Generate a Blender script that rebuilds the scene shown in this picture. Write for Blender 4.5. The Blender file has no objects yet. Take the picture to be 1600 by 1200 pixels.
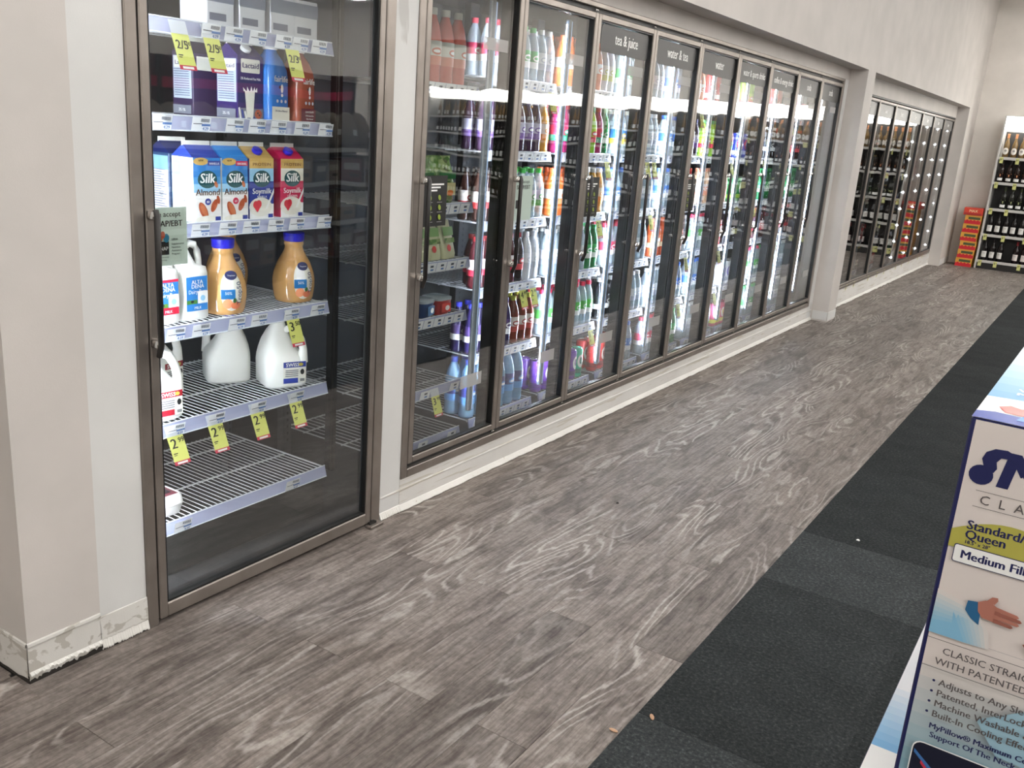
import bpy, math, random
from mathutils import Matrix, Vector
random.seed(7)
scene = bpy.context.scene
C = scene.collection

# ------------------------------------------------------------------ camera
cam_d = bpy.data.cameras.new('camera'); cam = bpy.data.objects.new('camera', cam_d); C.objects.link(cam)
cam_d.sensor_width = 36.0; cam_d.lens = 1430.155 / 1600 * 36.0; cam_d.clip_start = 0.02; cam_d.clip_end = 100
R_, D_, F_ = Vector((.8310, .5513, .0722)), Vector((.2098, -.1916, -.9588)), Vector((-.5148, .8122, -.2746))
mw = Matrix((( R_.x, -D_.x, -F_.x, 0), (R_.y, -D_.y, -F_.y, 0), (R_.z, -D_.z, -F_.z, 1.5), (0, 0, 0, 1)))
cam.matrix_world = Matrix.Translation((0, 0, 1.5)) @ mw.to_quaternion().to_matrix().to_4x4()
scene.camera = cam

# ------------------------------------------------------------------ world, exposure
w = bpy.data.worlds.new('world'); scene.world = w; w.use_nodes = True
w.node_tree.nodes['Background'].inputs[0].default_value = (.8, .85, .9, 1)
w.node_tree.nodes['Background'].inputs[1].default_value = 0.05
vs = scene.view_settings
vs.view_transform = 'Standard'; vs.look = 'None'; vs.gamma = 1.0; vs.use_curve_mapping = False
vs.exposure = 0.57
scene.cycles.transparent_max_bounces = 24
scene.cycles.max_bounces = 8
TUBE = 24.0        # strength of the ceiling tubes
LED = 150.0        # strength of the cooler light bars
SIGN = 7.0         # strength of the lit shelf headers

# ------------------------------------------------------------------ materials
def lin(c):
    f = lambda u: u / 12.92 if u <= .04045 else ((u + .055) / 1.055) ** 2.4
    return tuple(f(x / 255.0) for x in c) + (1,)
MATS = {}
def mat(name, rgb=(128, 128, 128), rough=.5, metal=0.0, emit=0.0, spec=.5, build=None):
    if name in MATS: return MATS[name]
    m = bpy.data.materials.new(name); m.use_nodes = True
    nt = m.node_tree; b = nt.nodes['Principled BSDF']
    b.inputs['Base Color'].default_value = lin(rgb); b.inputs['Roughness'].default_value = rough
    b.inputs['Metallic'].default_value = metal; b.inputs['Specular IOR Level'].default_value = spec
    if emit:
        b.inputs['Emission Color'].default_value = lin(rgb); b.inputs['Emission Strength'].default_value = emit
    if build: build(nt, b)
    MATS[name] = m
    return m
def rgbm(c, rough=.4):
    return mat('paint_%d_%d_%d' % tuple(c), c, rough)
def N(nt, t, **k):
    n = nt.nodes.new(t)
    for a, v in k.items():
        if a.startswith('i_'):
            key = a[2:]
            n.inputs[int(key) if key.isdigit() else key].default_value = v
        else: setattr(n, a, v)
    return n
def L(nt, a, ao, b, bi): nt.links.new(a.outputs[ao], b.inputs[bi])
def ramp(nt, stops):
    r = nt.nodes.new('ShaderNodeValToRGB'); e = r.color_ramp.elements
    while len(e) < len(stops): e.new(.5)
    for x, (p, c) in zip(e, stops): x.position = p; x.color = c if len(c) == 4 else lin(c)
    return r
def mixc(nt, fac_node, fo, a, b, mode='MIX'):
    m = nt.nodes.new('ShaderNodeMix'); m.data_type = 'RGBA'; m.blend_type = mode
    if fac_node is not None: nt.links.new(fac_node.outputs[fo], m.inputs[0])
    for s, v in ((6, a), (7, b)):
        if isinstance(v, tuple): m.inputs[s].default_value = v
        else: nt.links.new(v, m.inputs[s])
    return m

def b_wood(nt, b):
    tc = N(nt, 'ShaderNodeTexCoord'); oi = N(nt, 'ShaderNodeObjectInfo')
    off = N(nt, 'ShaderNodeVectorMath', operation='SCALE'); off.inputs[0].default_value = (61., 37., 23.); L(nt, oi, 'Random', off, 'Scale')
    ad = N(nt, 'ShaderNodeVectorMath', operation='ADD'); L(nt, tc, 'Object', ad, 0); L(nt, off, 0, ad, 1)
    mp = N(nt, 'ShaderNodeMapping'); mp.inputs['Scale'].default_value = (6.0, 1.25, 1.); L(nt, ad, 0, mp, 0)
    n1 = N(nt, 'ShaderNodeTexNoise', i_Scale=1.0, i_Detail=1.0, i_Roughness=.35, i_Distortion=.15); L(nt, mp, 0, n1, 'Vector')
    jit = N(nt, 'ShaderNodeMapping'); jit.inputs['Scale'].default_value = (70., 9., 1.); L(nt, ad, 0, jit, 0)
    nj = N(nt, 'ShaderNodeTexNoise', i_Scale=1.0, i_Detail=2.0); L(nt, jit, 0, nj, 'Vector')
    mul = N(nt, 'ShaderNodeMath', operation='MULTIPLY'); mul.inputs[1].default_value = 88.; L(nt, n1, 0, mul, 0)
    adj = N(nt, 'ShaderNodeMath', operation='MULTIPLY_ADD'); adj.inputs[1].default_value = 4.2; L(nt, nj, 0, adj, 0); L(nt, mul, 0, adj, 2)
    sn = N(nt, 'ShaderNodeMath', operation='SINE'); L(nt, adj, 0, sn, 0)
    lines = ramp(nt, [(.0, (0, 0, 0, 1)), (.60, (.02, .02, .02, 1)), (.82, (.40, .40, .40, 1)), (1., (1, 1, 1, 1))])
    h = N(nt, 'ShaderNodeMath', operation='MULTIPLY_ADD'); h.inputs[1].default_value = .5; h.inputs[2].default_value = .5; L(nt, sn, 0, h, 0); L(nt, h, 0, lines, 0)
    # where the cathedral figure shows
    mp3 = N(nt, 'ShaderNodeMapping'); mp3.inputs['Scale'].default_value = (6., 1.1, 1.); mp3.inputs['Location'].default_value = (3, 7, 1); L(nt, ad, 0, mp3, 0)
    n3 = N(nt, 'ShaderNodeTexNoise', i_Scale=1.0, i_Detail=2.0); L(nt, mp3, 0, n3, 'Vector')
    r3 = ramp(nt, [(.47, (.06, .06, .06, 1)), (.62, (1, 1, 1, 1))]); L(nt, n3, 0, r3, 0)
    # fine streaks
    mp2 = N(nt, 'ShaderNodeMapping'); mp2.inputs['Scale'].default_value = (105., 6.0, 1.); L(nt, ad, 0, mp2, 0)
    n2 = N(nt, 'ShaderNodeTexNoise', i_Scale=1.0, i_Detail=5.0, i_Roughness=.7, i_Distortion=.6); L(nt, mp2, 0, n2, 'Vector')
    st = ramp(nt, [(.30, (100, 90, 85)), (.5, (136, 127, 121)), (.70, (160, 150, 143))]); L(nt, n2, 0, st, 0)
    # dark smudges
    mp4 = N(nt, 'ShaderNodeMapping'); mp4.inputs['Scale'].default_value = (16., 3.2, 1.); L(nt, ad, 0, mp4, 0)
    n4 = N(nt, 'ShaderNodeTexNoise', i_Scale=1.0, i_Detail=5.0, i_Roughness=.6, i_Distortion=.8); L(nt, mp4, 0, n4, 'Vector')
    r4 = ramp(nt, [(.45, (1, 1, 1, 1)), (.64, (.40, .37, .36, 1))]); L(nt, n4, 0, r4, 0)
    c1 = mixc(nt, None, 0, st.outputs[0], r4.outputs[0], 'MULTIPLY'); c1.inputs[0].default_value = .8
    fm = N(nt, 'ShaderNodeMath', operation='MULTIPLY'); L(nt, lines, 0, fm, 0); L(nt, r3, 0, fm, 1)
    fm2 = N(nt, 'ShaderNodeMath', operation='MULTIPLY'); L(nt, fm, 0, fm2, 0); fm2.inputs[1].default_value = .55
    c2 = mixc(nt, fm2, 0, c1.outputs[2], lin((205, 198, 192)))
    n5 = N(nt, 'ShaderNodeTexNoise', i_Scale=55., i_Detail=5.0, i_Roughness=.7); L(nt, ad, 0, n5, 'Vector')
    r5 = ramp(nt, [(.38, (.68, .67, .66, 1)), (.58, (1, 1, 1, 1))]); L(nt, n5, 0, r5, 0)
    c5 = mixc(nt, None, 0, c2.outputs[2], r5.outputs[0], 'MULTIPLY'); c5.inputs[0].default_value = .8
    tone = N(nt, 'ShaderNodeMapRange', i_3=.80, i_4=1.14); L(nt, oi, 'Random', tone, 0)
    hsv = N(nt, 'ShaderNodeHueSaturation'); L(nt, tone, 0, hsv, 'Value'); L(nt, c5, 2, hsv, 'Color')
    L(nt, hsv, 0, b, 'Base Color')
    b.inputs['Roughness'].default_value = .5; b.inputs['Specular IOR Level'].default_value = .32
    bp = N(nt, 'ShaderNodeBump', i_Strength=.12, i_Distance=.002); L(nt, n2, 0, bp, 'Height'); L(nt, bp, 0, b, 'Normal')
M_WOOD = mat('grey_oak_vinyl', build=b_wood)

def b_carpet(nt, b):
    tc = N(nt, 'ShaderNodeTexCoord'); oi = N(nt, 'ShaderNodeObjectInfo')
    n1 = N(nt, 'ShaderNodeTexNoise', i_Scale=95., i_Detail=5., i_Roughness=.75); L(nt, tc, 'Object', n1, 'Vector')
    r1 = ramp(nt, [(.3, (34, 37, 38)), (.55, (56, 59, 60)), (.78, (96, 98, 98))]); L(nt, n1, 0, r1, 0)
    n2 = N(nt, 'ShaderNodeTexNoise', i_Scale=7., i_Detail=3.); L(nt, tc, 'Object', n2, 'Vector')
    r2 = ramp(nt, [(.3, (.75, .75, .75, 1)), (.7, (1, 1, 1, 1))]); L(nt, n2, 0, r2, 0)
    c = mixc(nt, None, 0, r1.outputs[0], r2.outputs[0], 'MULTIPLY'); c.inputs[0].default_value = 1
    # a few tiles of a lighter dye lot, carried by the object's own colour
    c3 = mixc(nt, None, 0, c.outputs[2], oi.outputs['Color'], 'MULTIPLY'); c3.inputs[0].default_value = 1
    L(nt, c3, 2, b, 'Base Color'); b.inputs['Roughness'].default_value = .95; b.inputs['Specular IOR Level'].default_value = .1
    bp = N(nt, 'ShaderNodeBump', i_Strength=.8, i_Distance=.004); L(nt, n1, 0, bp, 'Height'); L(nt, bp, 0, b, 'Normal')
M_CARPET = mat('charcoal_carpet', build=b_carpet)

def wallmat(name, c, stain=None):
    def bb(nt, b):
        tc = N(nt, 'ShaderNodeTexCoord')
        n1 = N(nt, 'ShaderNodeTexNoise', i_Scale=3.5, i_Detail=5.); L(nt, tc, 'Object', n1, 'Vector')
        a = tuple(int(x * .96) for x in c)
        r = ramp(nt, [(.35, a), (.65, c)]); L(nt, n1, 0, r, 0)
        out = r.outputs[0]
        if stain:
            mp = N(nt, 'ShaderNodeMapping'); mp.inputs['Scale'].default_value = stain[2]; L(nt, tc, 'Object', mp, 0)
            n2 = N(nt, 'ShaderNodeTexNoise', i_Scale=1., i_Detail=3., i_Roughness=.55, i_Distortion=.4); L(nt, mp, 0, n2, 'Vector')
            r2 = ramp(nt, [(stain[1], (0, 0, 0, 1)), (stain[1] + .03, (1, 1, 1, 1))]); L(nt, n2, 0, r2, 0)
            mx = mixc(nt, r2, 0, out, lin(stain[0])); out = mx.outputs[2]
        nt.links.new(out, b.inputs['Base Color']); b.inputs['Roughness'].default_value = .6
        n3 = N(nt, 'ShaderNodeTexNoise', i_Scale=240., i_Detail=2.); L(nt, tc, 'Object', n3, 'Vector')
        bp = N(nt, 'ShaderNodeBump', i_Strength=.08, i_Distance=.002); L(nt, n3, 0, bp, 'Height'); L(nt, bp, 0, b, 'Normal')
    return mat(name, build=bb)
M_WALL = wallmat('warm_grey_wall_paint', (205, 199, 194))
M_WALL2 = wallmat('pale_wall_filler', (216, 216, 214), ((190, 189, 186), .66, (9, 9, 3)))
M_BASE = wallmat('stripped_baseboard', (214, 212, 207), ((178, 174, 166), .54, (14, 16, 24)))
M_BASE2 = wallmat('cream_base_strip', (218, 216, 212), ((196, 191, 180), .60, (3, 3, 60)))
M_CAULK = wallmat('rough_white_caulk', (228, 225, 220), ((176, 164, 148), .70, (60, 60, 60)))
M_FARWALL = wallmat('far_wall_paint', (224, 218, 211))
M_CEIL = mat('ceiling_tile', (205, 205, 202), .8)
M_GAP = mat('dark_gap_strip', (40, 36, 33), .9)

def b_steel(nt, b):
    tc = N(nt, 'ShaderNodeTexCoord')
    n1 = N(nt, 'ShaderNodeTexNoise', i_Scale=9., i_Detail=4.); L(nt, tc, 'Object', n1, 'Vector')
    r = ramp(nt, [(.3, (138, 130, 124)), (.7, (156, 148, 141))]); L(nt, n1, 0, r, 0); L(nt, r, 0, b, 'Base Color')
    mr = N(nt, 'ShaderNodeMapRange', i_3=.33, i_4=.38); L(nt, n1, 0, mr, 0); L(nt, mr, 0, b, 'Roughness')
    b.inputs['Metallic'].default_value = .72
M_STEEL = mat('brushed_steel_trim', build=b_steel)
M_CHROME = mat('chrome', (200, 198, 195), .12, 1.)
M_BLACK = mat('black_gasket', (18, 18, 18), .45)
M_MULL = mat('black_mullion', (14, 14, 15), .25)
M_HANDLE = mat('black_handle', (30, 28, 27), .3)
M_WIRE = mat('coated_wire', (196, 198, 198), .35)
M_COOL = mat('cooler_panel', (74, 74, 74), .5, 0.3)
M_COOLD = mat('cooler_floor', (52, 52, 53), .5)
M_RAIL = mat('pale_blue_tag_rail', (160, 164, 190), .25)
M_RAILW = mat('clear_rail_lip', (205, 210, 216), .2)
M_LABEL = mat('shelf_label_paper', (232, 234, 236), .5)
M_INK = mat('label_ink', (60, 66, 78), .5)
M_INKB = mat('label_ink_blue', (84, 120, 176), .5)
M_YEL = mat('yellow_price_paper', (222, 226, 120), .5)
M_RED = mat('red_price_band', (206, 62, 84), .5)
M_TXT = mat('black_print', (24, 24, 26), .5)
M_WHITE = mat('white_print', (240, 240, 238), .45)
M_SIGNBLK = mat('door_sign_black', (38, 37, 37), .35)
M_TUBE = mat('ceiling_tube', (255, 252, 248), emit=TUBE)
M_LED = mat('led_lens_lit', (232, 241, 255), emit=LED)
M_LED2 = mat('dairy_led_lens', (236, 243, 255), emit=130.0)
M_LEDPT = mat('beer_led_point', (240, 246, 255), emit=60.0)
M_LEDFIN = mat('led_diffuser_fin', (176, 200, 232), .3, emit=.4)
M_CHAN = mat('led_channel', (146, 156, 166), .3)
M_LEDOFF = mat('led_lens_dark', (196, 204, 210), .2)
M_LBOX = mat('lit_header_acrylic', (255, 253, 246), emit=SIGN)
M_DARKSHELF = mat('black_shelf_metal', (30, 28, 27), .45)
M_GREYMETAL = mat('pale_shelf_metal', (198, 196, 192), .45)
M_MAROON = mat('maroon_panel', (74, 40, 44), .5)
M_PINK = mat('pink_band', (196, 40, 84), .5)

def b_glass(nt, b):
    out = nt.nodes['Material Output']
    ge = N(nt, 'ShaderNodeNewGeometry')
    ior = N(nt, 'ShaderNodeMapRange', i_3=1.5, i_4=1 / 1.5); L(nt, ge, 'Backfacing', ior, 0)
    tc = N(nt, 'ShaderNodeTexCoord')
    nz = N(nt, 'ShaderNodeTexNoise', i_Scale=2.6, i_Detail=1.); L(nt, tc, 'Object', nz, 'Vector')
    bp = N(nt, 'ShaderNodeBump', i_Strength=.10, i_Distance=.02); L(nt, nz, 0, bp, 'Height')
    fr = N(nt, 'ShaderNodeFresnel'); L(nt, ior, 0, fr, 'IOR')
    inv = N(nt, 'ShaderNodeMath', operation='SUBTRACT'); inv.inputs[0].default_value = 1.; L(nt, fr, 0, inv, 1)
    pw = N(nt, 'ShaderNodeMath', operation='POWER'); L(nt, inv, 0, pw, 0); pw.inputs[1].default_value = 2.0   # three panes, six surfaces, split over the two faces
    fac = N(nt, 'ShaderNodeMath', operation='SUBTRACT'); fac.inputs[0].default_value = 1.; L(nt, pw, 0, fac, 1)
    tr = N(nt, 'ShaderNodeBsdfTransparent'); tr.inputs[0].default_value = (.955, .97, .965, 1)
    gl = N(nt, 'ShaderNodeBsdfGlossy'); gl.inputs['Roughness'].default_value = .015; L(nt, bp, 0, gl, 'Normal')
    mx = N(nt, 'ShaderNodeMixShader'); L(nt, fac, 0, mx, 0); L(nt, tr, 0, mx, 1); L(nt, gl, 0, mx, 2)
    L(nt, mx, 0, out, 'Surface')
M_GLASS = mat('insulated_door_glass', build=b_glass)

def clearmat(name, tint, fac=.5, rough=.08):
    def bb(nt, b):
        out = nt.nodes['Material Output']
        b.inputs['Base Color'].default_value = lin(tint); b.inputs['Roughness'].default_value = rough; b.inputs['Specular IOR Level'].default_value = .8
        tr = N(nt, 'ShaderNodeBsdfTransparent'); tr.inputs[0].default_value = lin(tuple(min(255, t + 20) for t in tint))
        mx = N(nt, 'ShaderNodeMixShader'); mx.inputs[0].default_value = fac
        L(nt, b, 0, mx, 1); L(nt, tr, 0, mx, 2); L(nt, mx, 0, out, 'Surface')
    return mat(name, build=bb)
M_CLEAR = clearmat('clear_water_plastic', (214, 226, 232), .5)
M_CLEARBLUE = clearmat('blue_water_plastic', (150, 196, 226), .4)
M_TAPE = clearmat('grey_tape_film', (190, 188, 184), .35, .4)
M_MILK = mat('milk_jug_plastic', (242, 242, 236), .35)
M_JUICE = mat('orange_juice_bottle', (208, 160, 100), .08, spec=.8)

def b_leaf(nt, b):
    tc = N(nt, 'ShaderNodeTexCoord'); oi = N(nt, 'ShaderNodeObjectInfo')
    ad = N(nt, 'ShaderNodeVectorMath', operation='ADD'); L(nt, tc, 'Object', ad, 0); L(nt, oi, 'Location', ad, 1)
    v = N(nt, 'ShaderNodeTexVoronoi', i_Scale=42.); L(nt, ad, 0, v, 'Vector')
    r = ramp(nt, [(.0, (58, 96, 44)), (.4, (96, 132, 66)), (.7, (150, 168, 110)), (1., (60, 70, 40))]); L(nt, v, 'Color', r, 0)
    L(nt, r, 0, b, 'Base Color'); b.inputs['Roughness'].default_value = .2
M_LEAF = mat('bagged_salad_leaf', build=b_leaf)

# ------------------------------------------------------------------ mesh building
class MB:
    def __init__(s): s.v = []; s.f = []; s.m = []; s.mats = []
    def mi(s, m):
        if m not in s.mats: s.mats.append(m)
        return s.mats.index(m)
    def add(s, vs, fs, m):
        o = len(s.v); k = s.mi(m); s.v += [tuple(p) for p in vs]
        for f in fs: s.f.append(tuple(i + o for i in f)); s.m.append(k)
        return s
    def box(s, x0, y0, z0, x1, y1, z1, m, bev=0.0):
        if x0 > x1: x0, x1 = x1, x0
        if y0 > y1: y0, y1 = y1, y0
        if z0 > z1: z0, z1 = z1, z0
        if not bev:
            p = [(x, y, z) for z in (z0, z1) for y in (y0, y1) for x in (x0, x1)]
            return s.add(p, [(0, 2, 3, 1), (4, 5, 7, 6), (0, 1, 5, 4), (2, 6, 7, 3), (0, 4, 6, 2), (1, 3, 7, 5)], m)
        b = min(bev, (x1 - x0) / 2.01, (y1 - y0) / 2.01, (z1 - z0) / 2.01)
        X, Y, Z = (x0, x1), (y0, y1), (z0, z1); p = []; idx = {}
        for i in (0, 1):
            for j in (0, 1):
                for k in (0, 1):
                    sx, sy, sz = 1 - 2 * i, 1 - 2 * j, 1 - 2 * k
                    for a in range(3):
                        q = [X[i] + sx * b, Y[j] + sy * b, Z[k] + sz * b]; q[a] = (X[i], Y[j], Z[k])[a]
                        idx[i, j, k, a] = len(p); p.append(q)
        fs = []
        for a in range(3):
            o1, o2 = [t for t in range(3) if t != a]
            for e in (0, 1):
                qd = []
                for (u, v) in ((0, 0), (1, 0), (1, 1), (0, 1)):
                    c = [0, 0, 0]; c[a] = e; c[o1] = u; c[o2] = v; qd.append(idx[c[0], c[1], c[2], a])
                fs.append(qd)
            for u in (0, 1):
                for v in (0, 1):
                    c0 = [0, 0, 0]; c1 = [0, 0, 0]; c1[a] = 1
                    for c in (c0, c1): c[o1] = u; c[o2] = v
                    fs.append([idx[(*c0, o1)], idx[(*c1, o1)], idx[(*c1, o2)], idx[(*c0, o2)]])
        for i in (0, 1):
            for j in (0, 1):
                for k in (0, 1): fs.append([idx[i, j, k, 0], idx[i, j, k, 1], idx[i, j, k, 2]])
        return s.add(p, fs, m)
    def lathe(s, prof, m, n=14, c=(0, 0)):
        p = []; fs = []
        for r, z in prof:
            for k in range(n):
                a = 2 * math.pi * k / n; p.append((c[0] + r * math.cos(a), c[1] + r * math.sin(a), z))
        for i in range(len(prof) - 1):
            for k in range(n):
                fs.append((i * n + k, i * n + (k + 1) % n, (i + 1) * n + (k + 1) % n, (i + 1) * n + k))
        fs.append(tuple(reversed(range(n)))); fs.append(tuple((len(prof) - 1) * n + k for k in range(n)))
        return s.add(p, fs, m)
    def loft(s, rings, m, n=20):
        # rings: (z, rx, ry, exponent, cx, cy)
        p = []; fs = []
        for z, rx, ry, e, cx, cy in rings:
            for k in range(n):
                a = 2 * math.pi * k / n; ca, sa = math.cos(a), math.sin(a)
                p.append((cx + rx * math.copysign(abs(ca) ** (2 / e), ca), cy + ry * math.copysign(abs(sa) ** (2 / e), sa), z))
        for i in range(len(rings) - 1):
            for k in range(n):
                fs.append((i * n + k, i * n + (k + 1) % n, (i + 1) * n + (k + 1) % n, (i + 1) * n + k))
        fs.append(tuple(reversed(range(n)))); fs.append(tuple((len(rings) - 1) * n + k for k in range(n)))
        return s.add(p, fs, m)
    def tube(s, path, r, m, n=6, closed=False):
        P = [Vector(q) for q in path]; p = []; fs = []; K = len(P)
        for i, q in enumerate(P):
            a = P[i - 1] if i else (P[-1] if closed else P[0]); b = P[(i + 1) % K] if (i < K - 1 or closed) else P[-1]
            t = (b - a).normalized(); up = Vector((0, 0, 1)) if abs(t.z) < .9 else Vector((1, 0, 0))
            u = t.cross(up).normalized(); v = u.cross(t)
            rr = r[i] if isinstance(r, (list, tuple)) else r
            for k in range(n):
                an = 2 * math.pi * k / n; p.append(q + (u * math.cos(an) + v * math.sin(an)) * rr)
        for i in range(K if closed else K - 1):
            for k in range(n):
                j = (i + 1) % K; fs.append((i * n + k, i * n + (k + 1) % n, j * n + (k + 1) % n, j * n + k))
        if not closed: fs.append(tuple(range(n))); fs.append(tuple((K - 1) * n + k for k in range(n)))
        return s.add(p, fs, m)
    def prism(s, pts, axis, a, b, m):
        # pts: 2-D outline in the two other axes, extruded along axis from a to b
        mk = {0: lambda u, v, t: (t, u, v), 1: lambda u, v, t: (u, t, v), 2: lambda u, v, t: (u, v, t)}[axis]
        n = len(pts); p = [mk(u, v, a) for u, v in pts] + [mk(u, v, b) for u, v in pts]
        fs = [tuple(range(n)), tuple(range(2 * n - 1, n - 1, -1))] + [(k, (k + 1) % n, n + (k + 1) % n, n + k) for k in range(n)]
        return s.add(p, fs, m)
    def mesh(s, name, smooth=0):
        me = bpy.data.meshes.new(name); me.from_pydata(s.v, [], s.f)
        for m in s.mats: me.materials.append(m)
        me.polygons.foreach_set('material_index', s.m)
        me.validate(); me.update()
        bm = None
        if smooth:
            me.polygons.foreach_set('use_smooth', [True] * len(me.polygons)); me.set_sharp_from_angle(angle=math.radians(smooth))
        return me
    def build(s, name, parent=None, loc=(0, 0, 0), rz=0, smooth=0):
        return put(name, s.mesh(name, smooth), parent, loc, rz)
def put(name, me, parent=None, loc=(0, 0, 0), rz=0):
    o = bpy.data.objects.new(name, me); C.objects.link(o); o.location = loc; o.rotation_euler = (0, 0, rz)
    if parent: o.parent = parent
    return o
def tag(o, label, cat, group=None):
    o['label'] = label; o['category'] = cat
    if group: o['group'] = group
    return o
def thing(name, label, cat, loc=(0, 0, 0), rz=0, group=None):
    o = bpy.data.objects.new(name, None); C.objects.link(o); o.location = loc; o.rotation_euler = (0, 0, rz); o.empty_display_size = .05
    return tag(o, label, cat, group)
def struct(o): o['kind'] = 'structure'; return o
TX = {}
def textgeo(body, bold=0.0, spacing=1.0):
    k = (body, bold, spacing)
    if k not in TX:
        cu = bpy.data.curves.new('lettering', 'FONT'); cu.body = body; cu.size = 1; cu.resolution_u = 2; cu.offset = bold; cu.space_character = spacing
        ob = bpy.data.objects.new('lettering', cu); me = bpy.data.meshes.new_from_object(ob)
        vs = [(v.co.x, v.co.y) for v in me.vertices]; fs = [tuple(p.vertices) for p in me.polygons]
        bpy.data.objects.remove(ob); bpy.data.curves.remove(cu); bpy.data.meshes.remove(me)
        wd = max(v[0] for v in vs) if vs else 0
        TX[k] = (vs, fs, wd)
    return TX[k]
class Deco:
    """flat print: shapes laid in (u,v) on a face, each layer a hair prouder than the last"""
    def __init__(s, o, u, v, n, step=.00025):
        s.o, s.u, s.v, s.n, s.h, s.step, s.mb = Vector(o), Vector(u), Vector(v), Vector(n), step, step, MB()
    def P(s, a, b): return s.o + s.u * a + s.v * b + s.n * s.h
    def poly(s, pts, m):
        s.mb.add([s.P(a, b) for a, b in pts], [tuple(range(len(pts)))], m); s.h += s.step; return s
    def rect(s, a0, b0, a1, b1, m): return s.poly([(a0, b0), (a1, b0), (a1, b1), (a0, b1)], m)
    def rrect(s, a0, b0, a1, b1, r, m):
        pts = []
        for cx, cy, st in ((a1 - r, b1 - r, 0), (a0 + r, b1 - r, 90), (a0 + r, b0 + r, 180), (a1 - r, b0 + r, 270)):
            for k in range(5):
                t = math.radians(st + k * 22.5); pts.append((cx + r * math.cos(t), cy + r * math.sin(t)))
        return s.poly(pts, m)
    def ell(s, a, b, ra, rb, m, rot=0, n=18):
        c, d = math.cos(rot), math.sin(rot)
        return s.poly([(a + ra * math.cos(t) * c - rb * math.sin(t) * d, b + ra * math.cos(t) * d + rb * math.sin(t) * c) for t in [2 * math.pi * k / n for k in range(n)]], m)
    def text(s, body, a, b, size, m, bold=0.0, align='l', shear=0.0, rot=0.0, spacing=1.0, width=None):
        vs, fs, wd = textgeo(body, 0, spacing)
        sx = size if width is None else width / max(wd, 1e-6)
        o = {'l': 0, 'c': -wd / 2, 'r': -wd}[align]; c, d = math.cos(rot), math.sin(rot)
        q = []
        for x, y in vs:
            X = (x + o) * sx + y * size * shear; Y = y * size
            q.append(s.P(a + X * c - Y * d, b + X * d + Y * c))
        if q:
            s.mb.add(q, fs, m)
            for e in ((-1, 1) if bold > .005 else ()):     # heavier strokes, each copy a hair prouder
                d_ = s.u * (e * bold * size * c) + s.v * (e * bold * size * d) + s.n * (s.step * (.3 if e < 0 else .6)); s.mb.add([p + d_ for p in q], fs, m)
        s.h += s.step; return s
    def build(s, name, parent=None): return s.mb.build(name, parent)
    def mesh(s, name): return s.mb.mesh(name)

# ------------------------------------------------------------------ room shell
WX = -2.115                     # face of the cooler wall
BY0, BY1 = 2.577, 8.075         # nine-door bank
HX = -1.97                      # face of header and pillars
TOPZ = 2.12
ROOM = (-3.75, -5.5, 13.0, 14.7, 3.8)
def sbox(name, x0, y0, z0, x1, y1, z1, m, bev=0): return struct(MB().box(x0, y0, z0, x1, y1, z1, m, bev).build(name))

floor = sbox('floor', -3.75, -5.5, -.15, 13.0, 14.7, -.006, mat('subfloor', (40, 38, 37), .9))
PW, PLN = .155, 1.235
pm = MB().box(-PW / 2 + .0005, -PLN / 2 + .0006, -.006, PW / 2 - .0005, PLN / 2 - .0006, 0, M_WOOD, .0006).mesh('plank')
for c in range(9):
    xc = -.80 - PW * (c + .5); y = 1.703 if c % 2 else 2.32
    y -= PLN * 4
    while y < 14.7:
        y0, y1 = max(y, -1.5), min(y + PLN, 14.69)
        if y1 - y0 > .05:
            if y1 - y0 > PLN - .01 and c < 8: put('plank', pm, floor, (xc, (y0 + y1) / 2, 0))
            else:
                xa = -PW / 2 + .0005 if c < 8 else -.06
                MB().box(xa, -(y1 - y0) / 2, -.006, PW / 2 - .0005, (y1 - y0) / 2, 0, M_WOOD, .0006).build('plank', floor, (xc, (y0 + y1) / 2, 0))
        y += PLN
for c in range(8, 18):
    xc = -.80 - PW * (c + .5); y = (1.703 if c % 2 else 2.32) - PLN * 4
    while y < 1.09:
        y0, y1 = max(y, -1.5), min(y + PLN, 1.094)
        xa, xb = (-PW / 2 + .0005, PW / 2 - .0005) if c > 8 else (-PW / 2 + .0005, -.0605)
        if y1 - y0 > .05: MB().box(xa, -(y1 - y0) / 2, -.006, xb, (y1 - y0) / 2, 0, M_WOOD, .0006).build('plank', floor, (xc, (y0 + y1) / 2, 0))
        y += PLN
tm = MB().box(-.2499, -.2496, -.006, .2499, .2496, .0005, M_CARPET, .0006).mesh('carpet_tile')
for r in range(-4, 27):
    for c in range(0, 6):
        o = put('carpet_tile', tm, floor, (-.80 + .25 + .5 * c, 2.02 + .505 * (r - 4) + .2525, 0))
        o.scale = (1, 1.01, 1)
        g = random.choice((.86, .92, 1., .95, 1.05))
        if (c == 0 and r in (6, 3)) or (c == 1 and r == 6): g = 1.5
        if o.location.y > 14.4: bpy.data.objects.remove(o); continue
        o.color = (g, g, g, 1)
cs = MB().box(2.2, -5.5, -.006, 13, 14.69, 0, M_CARPET).build('carpet_field', floor); cs['kind'] = 'stuff'; cs.color = (.95, .95, .95, 1)

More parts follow.
